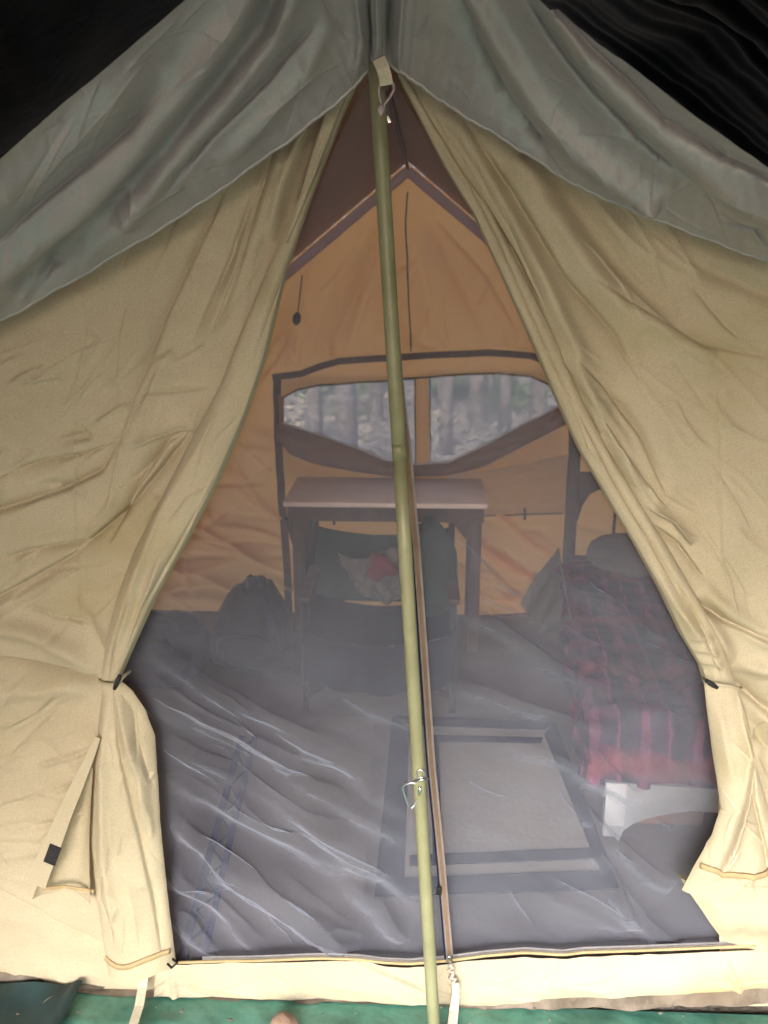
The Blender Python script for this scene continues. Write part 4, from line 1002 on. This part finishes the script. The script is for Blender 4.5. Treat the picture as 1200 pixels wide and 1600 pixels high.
d = link('dark_blanket_heap', gridmesh('dark_blanket_heap', blob(g3[0]+.10, g3[1]+.2, .045, .30, .2, .075, 35, .9, .12, .012)), M['nylon'])
tag(d, 'low heap of dark cloth on the floor right of the backpack', 'cloth')
# --- floor mats
def floorquad(pts, z, th=.004):
    b = [G(x, y, z) for x, y in pts]; V = [tuple(p) for p in b]+[(p[0], p[1], z-th) for p in b]; n = len(pts)
    return V, [tuple(range(n-1, -1, -1)), tuple(range(n, 2*n))]+[(k, (k+1) % n, (k+1) % n+n, k+n) for k in range(n)]
g = G(760, 1260, .02)
rug = empty('floor_rug', (g[0], g[1], .016), 'grey rug with a dark double border on the tent floor right of the pole', 'rug')
BL, TL_, TR_, BR = (585, 1400), (613, 1118), (868, 1128), (968, 1388)
solid('field', floorquad([(600, 1394), (622, 1122), (862, 1132), (955, 1382)], .0225), M['mat'], rug)
solid('border', floorquad([BL, TL_, (640, 1136), (632, 1372)], .0265), M['matdark'], rug)
solid('border', floorquad([(586, 1400), (632, 1371), (940, 1360), (968, 1388)], .0300), M['matdark'], rug)
solid('border', floorquad([(968, 1388), (938, 1360), (850, 1146), (868, 1128)], .0275), M['matdark'], rug)
solid('border', floorquad([(614, 1118), (868, 1128), (850, 1140), (640, 1132)], .0300), M['matdark'], rug)
solid('inner_line', floorquad([(640, 1352), (932, 1340), (926, 1324), (640, 1336)], .0275), M['matdark'], rug)
solid('inner_line', floorquad([(676, 1336), (690, 1334), (686, 1150), (674, 1150)], .0285), M['matdark'], rug)
solid('inner_line', floorquad([(674, 1148), (848, 1152), (846, 1160), (674, 1157)], .0285), M['matdark'], rug)
g = G(420, 1300, .02)
mat_ = empty('straw_mat', (g[0], g[1], .016), 'pale woven floor mat with a blue chain stripe left of the pole', 'mat')
solid('field', floorquad([(215, 1535), (330, 1120), (585, 1120), (560, 1535)], .0205), M['straw'], mat_)
def fline(pts, z, wid): return strap([G(x, y, z) for x, y in pts], wid, .003, (0, 0, 1))
solid('stripe', fline([(284, 1500), (326, 1340), (378, 1150)], .0245, .021), M['bluestripe'], mat_)
solid('stripe', fline([(318, 1500), (352, 1345), (398, 1150)], .0245, .018), M['bluestripe'], mat_)
zz_ = []
for k in range(15):
    t = k/14; y = 1495-t*340; xa = 286+t*92+ (0 if k % 2 else 30-t*13); zz_.append((xa, y))
solid('chain_pattern', fline(zz_, .0275, .006), M['bluestripe'], mat_)
# --- bed
def bx(px, py, z): return G(px, py, z)
yF, yH = .60, 2.26; BZ = .25
xL = float(P(950, 1222, yF)[0]); xR = xL+.72
bed = empty('camp_bed', ((xL+xR)/2, 1.4, 0), 'low pale wooden bed with an arched foot board at the right of the tent', 'bed')
def zpx(py, px, Y): return float(P(px, py, Y)[2])
o_ = []
for px, py in ((946, 1222), (946, 1290), (966, 1314), (974, 1296), (990, 1284), (1010, 1276), (1040, 1268), (1110, 1262)):
    p = P(px, py, yF); o_.append((float(p[0]), float(p[2])))
xm = (xL+xR)/2; zl_ = o_[-1][1]
left = o_[:-1]; right = [(2*xm-x, z) for x, z in left][::-1]
solid('foot_board', prism(left+[(xm-.12, zl_), (xm+.12, zl_)]+right, yF, yF+.035), M['palewood'], bed)
M['palewood_lit'] = plain('palewood_lit', (.33, .35, .39), (.42, .44, .48), 9, .6, .2, 50)  # paler copy of the bed wood: light on the left face put into colour
solid('corner_post', box(xL-.004, yF-.006, zpx(1288, 950, yF), xL+.055, yF-.001, zpx(1222, 950, yF)), M['palewood_lit'], bed, bev=.002)
for xx in (xL+.0, xR-.05):
    solid('leg', box(xx, yF+.037, .012, xx+.05, yF+.08, BZ-.03), M['palewood'], bed, bev=.004)
    solid('leg', box(xx, yH-.05, .012, xx+.05, yH-.01, BZ-.03), M['palewood'], bed, bev=.004)
    solid('side_rail', box(xx+.002, yF+.082, BZ-.08, xx+.03, yH-.052, BZ-.01), M['palewood'], bed, bev=.004)
sl_ = mesh('slat', *box(-.34, -.035, -.008, .34, .035, .008), smooth=False)
for k in range(11):
    s = link('slat', sl_, M['palewood'], bed); s.location = (xm, yF+.15+k*.15, BZ-.004)
# headboard: two dark posts and a rail with an arched lower edge
hy = yH+.035
x2, x3 = float(P(885, 760, hy)[0])-.135, float(P(904, 760, hy)[0])-.135; x4 = x2+.72
for a_, b_ in ((x2, x3), (x4-(x3-x2), x4)):
    solid('head_post', box(a_, hy, .012, b_, hy+.03, zpx(664, 895, hy)), M['darkwood'], bed, bev=.006)
hr = [(x3+.002, zpx(738, 920, hy)), (x4-.06, zpx(738, 920, hy)), (x4-.06, zpx(800, 920, hy)), (x4-.09, zpx(778, 920, hy)), (x3+.13, zpx(766, 920, hy))]
pa = P(945, 770, hy)
solid('head_rail', prism(hr+[(x3+.09, zpx(764, 920, hy)), (x3+.05, zpx(772, 920, hy)), (x3+.02, zpx(790, 920, hy)), (x3+.002, zpx(815, 920, hy))], hy+.004, hy+.024), M['darkwood'], bed)
for px in (958, 1010):
    xx = float(P(px, 800, hy)[0])-.135; solid('spindle', box(xx, hy+.008, BZ, xx+.012, hy+.02, zpx(766, 920, hy)), M['darkwood'], bed)
mt_ = solid('mattress', box(xL-.035, yF+.04, BZ+.006, xR, yH-.01, BZ+.125), M['sheet'], None, bev=.03, seg=4)
tag(mt_, 'grey mattress lying on the low bed under the plaid blanket', 'mattress')
# blanket with front and side drops
nu, nv = 110, 190
uu, vv = np.meshgrid(np.linspace(-.20, .76, nu), np.linspace(-.185, 1.42, nv), indexing='ij')
topz = BZ+.135
bx_ = xL-.045+np.maximum(uu, 0); by_ = yF+.03+np.maximum(vv, 0)
bz = topz-np.maximum(np.maximum(-uu, 0), np.maximum(-vv, 0))
rip = .07*vnoise(uu*300+50, vv*300+90, 50, 201)+.045*vnoise(uu*300+vv*120, vv*300, 20, 202)+.018*vnoise(uu*300, vv*300, 9, 203)
bz = np.where((uu >= 0) & (vv >= 0), bz+np.maximum(rip*.8+.015, .001), bz)
bx_ = np.where(uu < 0, bx_-.012-np.abs(rip)*.6, bx_); by_ = np.where(vv < 0, by_-.012-np.abs(rip)*.6, by_)
bz = bz+np.where(vv < 0, -vv/.185, 0)*.05*vnoise(uu*300+20, uu*0+3, 22, 209)
bl = link('plaid_blanket', gridmesh('plaid_blanket', np.stack([bx_, by_, bz], -1)), M['plaid'])
tag(bl, 'crumpled red and purple plaid blanket spread over the low bed', 'blanket')
pw = link('pillow', gridmesh('pillow', blob(xL+.36, yH-.20, topz+.055, .30, .17, .065, 45, .6, .05)), M['sheet'])
tag(pw, 'grey pillow at the head of the bed by the back wall', 'pillow')
a, b = np.meshgrid(np.linspace(0, 1, 70), np.linspace(0, 1, 30))
dr = (.31*np.minimum(1, a*1.3)**.7+.02*np.sin(a*17))*b
sg = link('grey_sheet', gridmesh('grey_sheet', np.stack([xL-.055-.16*b*a**.8-.015*np.sin(a*19)*b, yF+.80+a*.86, topz+.012-dr*(1-.15*np.sin(b*3))], -1)), M['sheet'])
tag(sg, 'grey sheet hanging off the far side edge of the bed', 'sheet')
bpy.context.view_layer.update()
Rm = Matrix.Translation((xL, yF, 0)) @ Matrix.Rotation(-R(4.6), 4, 'Z') @ Matrix.Translation((-xL, -yF, 0))
for o in (bed, mt_, bl, pw, sg): o.matrix_world = Rm @ o.matrix_world
b0 = G(1000, 1340, 0); b1 = G(1090, 1340, 0)
bxo = solid('brown_box', box(b0[0], b0[1]+.14, .018, b0[0]+.22, b0[1]+.40, .115), M['box'], None, bev=.004)
tag(bxo, 'small brown box pushed under the foot of the bed', 'box')
solid('lid', box(b0[0]-.004, b0[1]+.136, .116, b0[0]+.224, b0[1]+.404, .130), M['box'], bxo, bev=.003)

# ================================================================ BEFORE THE TENT
n_ = 260
xx, yy = np.meshgrid(np.linspace(-.86, 1.35, n_), np.linspace(-1.5, .0, n_), indexing='xy')
zz = .004+.016*(vnoise(xx*100, yy*100, 11, 301)+.5)+.010*(vnoise(xx*100+yy*60, yy*100, 4.5, 302)+.5)
zz[-18:] *= np.linspace(1, .1, 18)[:, None]
lx = float(G(98, 1600, 0)[0]); xx = xx-xx.min()+lx
tag(link('teal_ground_tarp', gridmesh('teal_ground_tarp', np.stack([xx, yy-.012, zz-.002], -1)), M['teal']), 'crinkled teal green plastic sheet on the ground before the sill', 'ground tarp')
xx, yy = np.meshgrid(np.linspace(-1.9, lx+.02, 160), np.linspace(-1.5, -.02, 160), indexing='xy')
zz = .020+.022*(vnoise(xx*100, yy*100, 9, 303)+.5)+.02*np.exp(-((xx-lx-.01)/.02)**2)
tag(link('petrol_ground_tarp', gridmesh('petrol_ground_tarp', np.stack([xx, yy, zz], -1)), M['petrol']), 'dark petrol blue sheet on the ground at the lower left', 'ground tarp')
g = G(445, 1600, .02)
st_ = link('round_stone', gridmesh('round_stone', blob(g[0], g[1]-.012, .028, .032, .028, .026, 55, 1, .06)), M['stone']); tag(st_, 'small round brown stone on the teal sheet before the sill', 'stone')
g = G(72, 1568, .04)
lf = solid('fallen_leaf', ([(g[0]-.008, g[1]-.006, .044), (g[0]+.004, g[1]-.002, .052), (g[0]+.011, g[1]+.018, .047), (g[0]-.003, g[1]+.008, .043)], [(0, 1, 2, 3)]), M['webpink']); tag(lf, 'tiny pale dry leaf on the dark sheet at the lower left', 'leaf')
rg = random.Random(9)
V = []; F = []
for k in range(34):
    px = rg.uniform(0, 1200); py = rg.uniform(1574, 1600); g = G(px, py, .026); s_ = rg.uniform(.0012, .0045); a0 = rg.uniform(0, 6.28)
    i0 = len(V)
    for q in range(4):
        a = a0+q*1.57; V.append((g[0]+s_*math.cos(a)*(2 if q % 2 else 1), g[1]+s_*math.sin(a), g[2]+rg.uniform(-.001, .003)))
    V.append((g[0], g[1], g[2]+s_)); F += [(i0+q, i0+(q+1) % 4, i0+4) for q in range(4)]
tag(link('forest_grit', mesh('forest_grit', V, F, False), M['bark']), 'specks of leaf and grit scattered on the plastic ground sheets', 'grit', kind='stuff')
